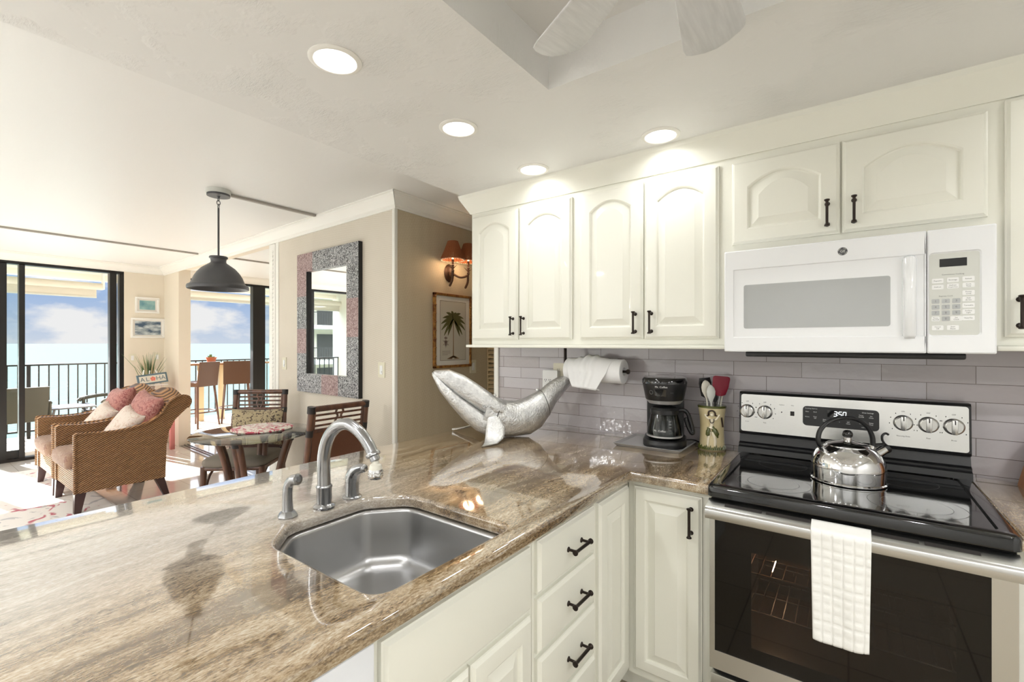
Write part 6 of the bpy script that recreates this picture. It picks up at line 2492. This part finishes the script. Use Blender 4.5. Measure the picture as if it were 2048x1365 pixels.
def patio_chair(label):
    t = thing('patio_chair', label, 'patio chair', group='dark patio chairs')
    bm = bmesh.new()
    box(bm, -0.28, 0.28, -0.28, 0.22, 0.36, 0.41, bev=0.01)
    obj('seat', bm, patio_dark, t)
    bm = bmesh.new()
    loft(bm, [[V((x, y + (z - 0.38) * 0.22, z)) for x, y in ((-0.25, 0.2), (0.25, 0.2), (0.25, 0.24), (-0.25, 0.24))] for z in (0.38, 0.84)])
    obj('backrest', bm, patio_dark, t, smooth=False)
    for sx in (-1, 1):
        bm = bmesh.new()
        tube(bm, smooth_curve([(sx * 0.28, 0.22, 0.6), (sx * 0.3, 0.0, 0.61), (sx * 0.3, -0.26, 0.58), (sx * 0.3, -0.3, 0.54)], 4), 0.028, 10)
        obj('armrest', bm, patio_dark, t)
        for y in (-0.25, 0.22):
            bm = bmesh.new()
            tube(bm, [(sx * 0.28, y, 0.6), (sx * 0.28, y, 0.0)], 0.022, 8)
            obj('leg', bm, patio_dark, t)
    return t


pc = patio_chair('dark patio chair on the balcony behind the black door frame')
pc.location = (-9.25, 1.12, -0.02)
pc.rotation_euler = (0, 0, math.radians(-84))
pc2 = copy_tree(pc)
pc2['label'] = 'dark patio chair on the balcony beyond the rose pillows'
pc2.location = (-9.42, 2.2, -0.02)
pc2.rotation_euler = (0, 0, math.radians(15))
lt = thing('slatted_table', 'low dark slatted patio table in front of the railing', 'table', (-9.35, 1.62, -0.02))
bm = bmesh.new()
for k in range(7):
    box(bm, -9.62 + k * 0.078, -9.555 + k * 0.078, 1.43, 1.93, 0.47, 0.49)
obj('tabletop', bm, charcoal, lt, smooth=False)
for s in (-1, 1):
    bm = bmesh.new()
    tube(bm, [(-9.58, 1.68 + s * 0.2, 0.47), (-9.14, 1.68 + s * 0.2, -0.015)], 0.016, 8)
    tube(bm, [(-9.14, 1.68 + s * 0.2, 0.47), (-9.58, 1.68 + s * 0.2, -0.015)], 0.016, 8)
    obj('leg', bm, charcoal, lt)

# ================================================================== sea and the neighbouring building (seen in the mirror)
bm = bmesh.new()
n = 72
cnt = bm.verts.new((-10, 0, -14))
prev_ring = None
for r in (60, 200, 700, 3000, 20000):
    ring = [bm.verts.new((-10 + r * math.cos(2 * PI * k / n), r * math.sin(2 * PI * k / n), -14)) for k in range(n)]
    for k in range(n):
        if prev_ring is None:
            bm.faces.new((cnt, ring[k], ring[(k + 1) % n]))
        else:
            bm.faces.new((prev_ring[k], ring[k], ring[(k + 1) % n], prev_ring[(k + 1) % n]))
    prev_ring = ring
so_ = obj('sea', bm, sea, smooth=False)
so_['kind'] = 'structure'

nb = thing('neighbour_building', 'pale neighbouring building with stacked balconies, seen only in the mirror', 'building', (-42, -24, -14))
bm = bmesh.new()
box(bm, -48, -38.4, -34, -13.9, -14, 20)
obj('wall', bm, far_paint, nb, smooth=False)
for k in range(9):
    z = -11.6 + k * 2.9
    s_ = obj('balcony_slab', bx(-38.4, -36.2, -34, -13.4, z - 0.3, z), far_slab, nb, smooth=False)
    bm = bmesh.new()
    box(bm, -36.33, -36.27, -34, -13.4, z + 1.02, z + 1.08)
    for q in range(98):
        box(bm, -36.32, -36.28, -34 + q * 0.21, -33.97 + q * 0.21, z, z + 1.03)
    obj('railing', bm, far_dark, s_, smooth=False)
    for q in range(5):
        obj('window', bx(-38.5, -38.35, -33 + q * 3.9, -30.4 + q * 3.9, z + 0.05, z + 2.2), far_dark, nb, smooth=False)
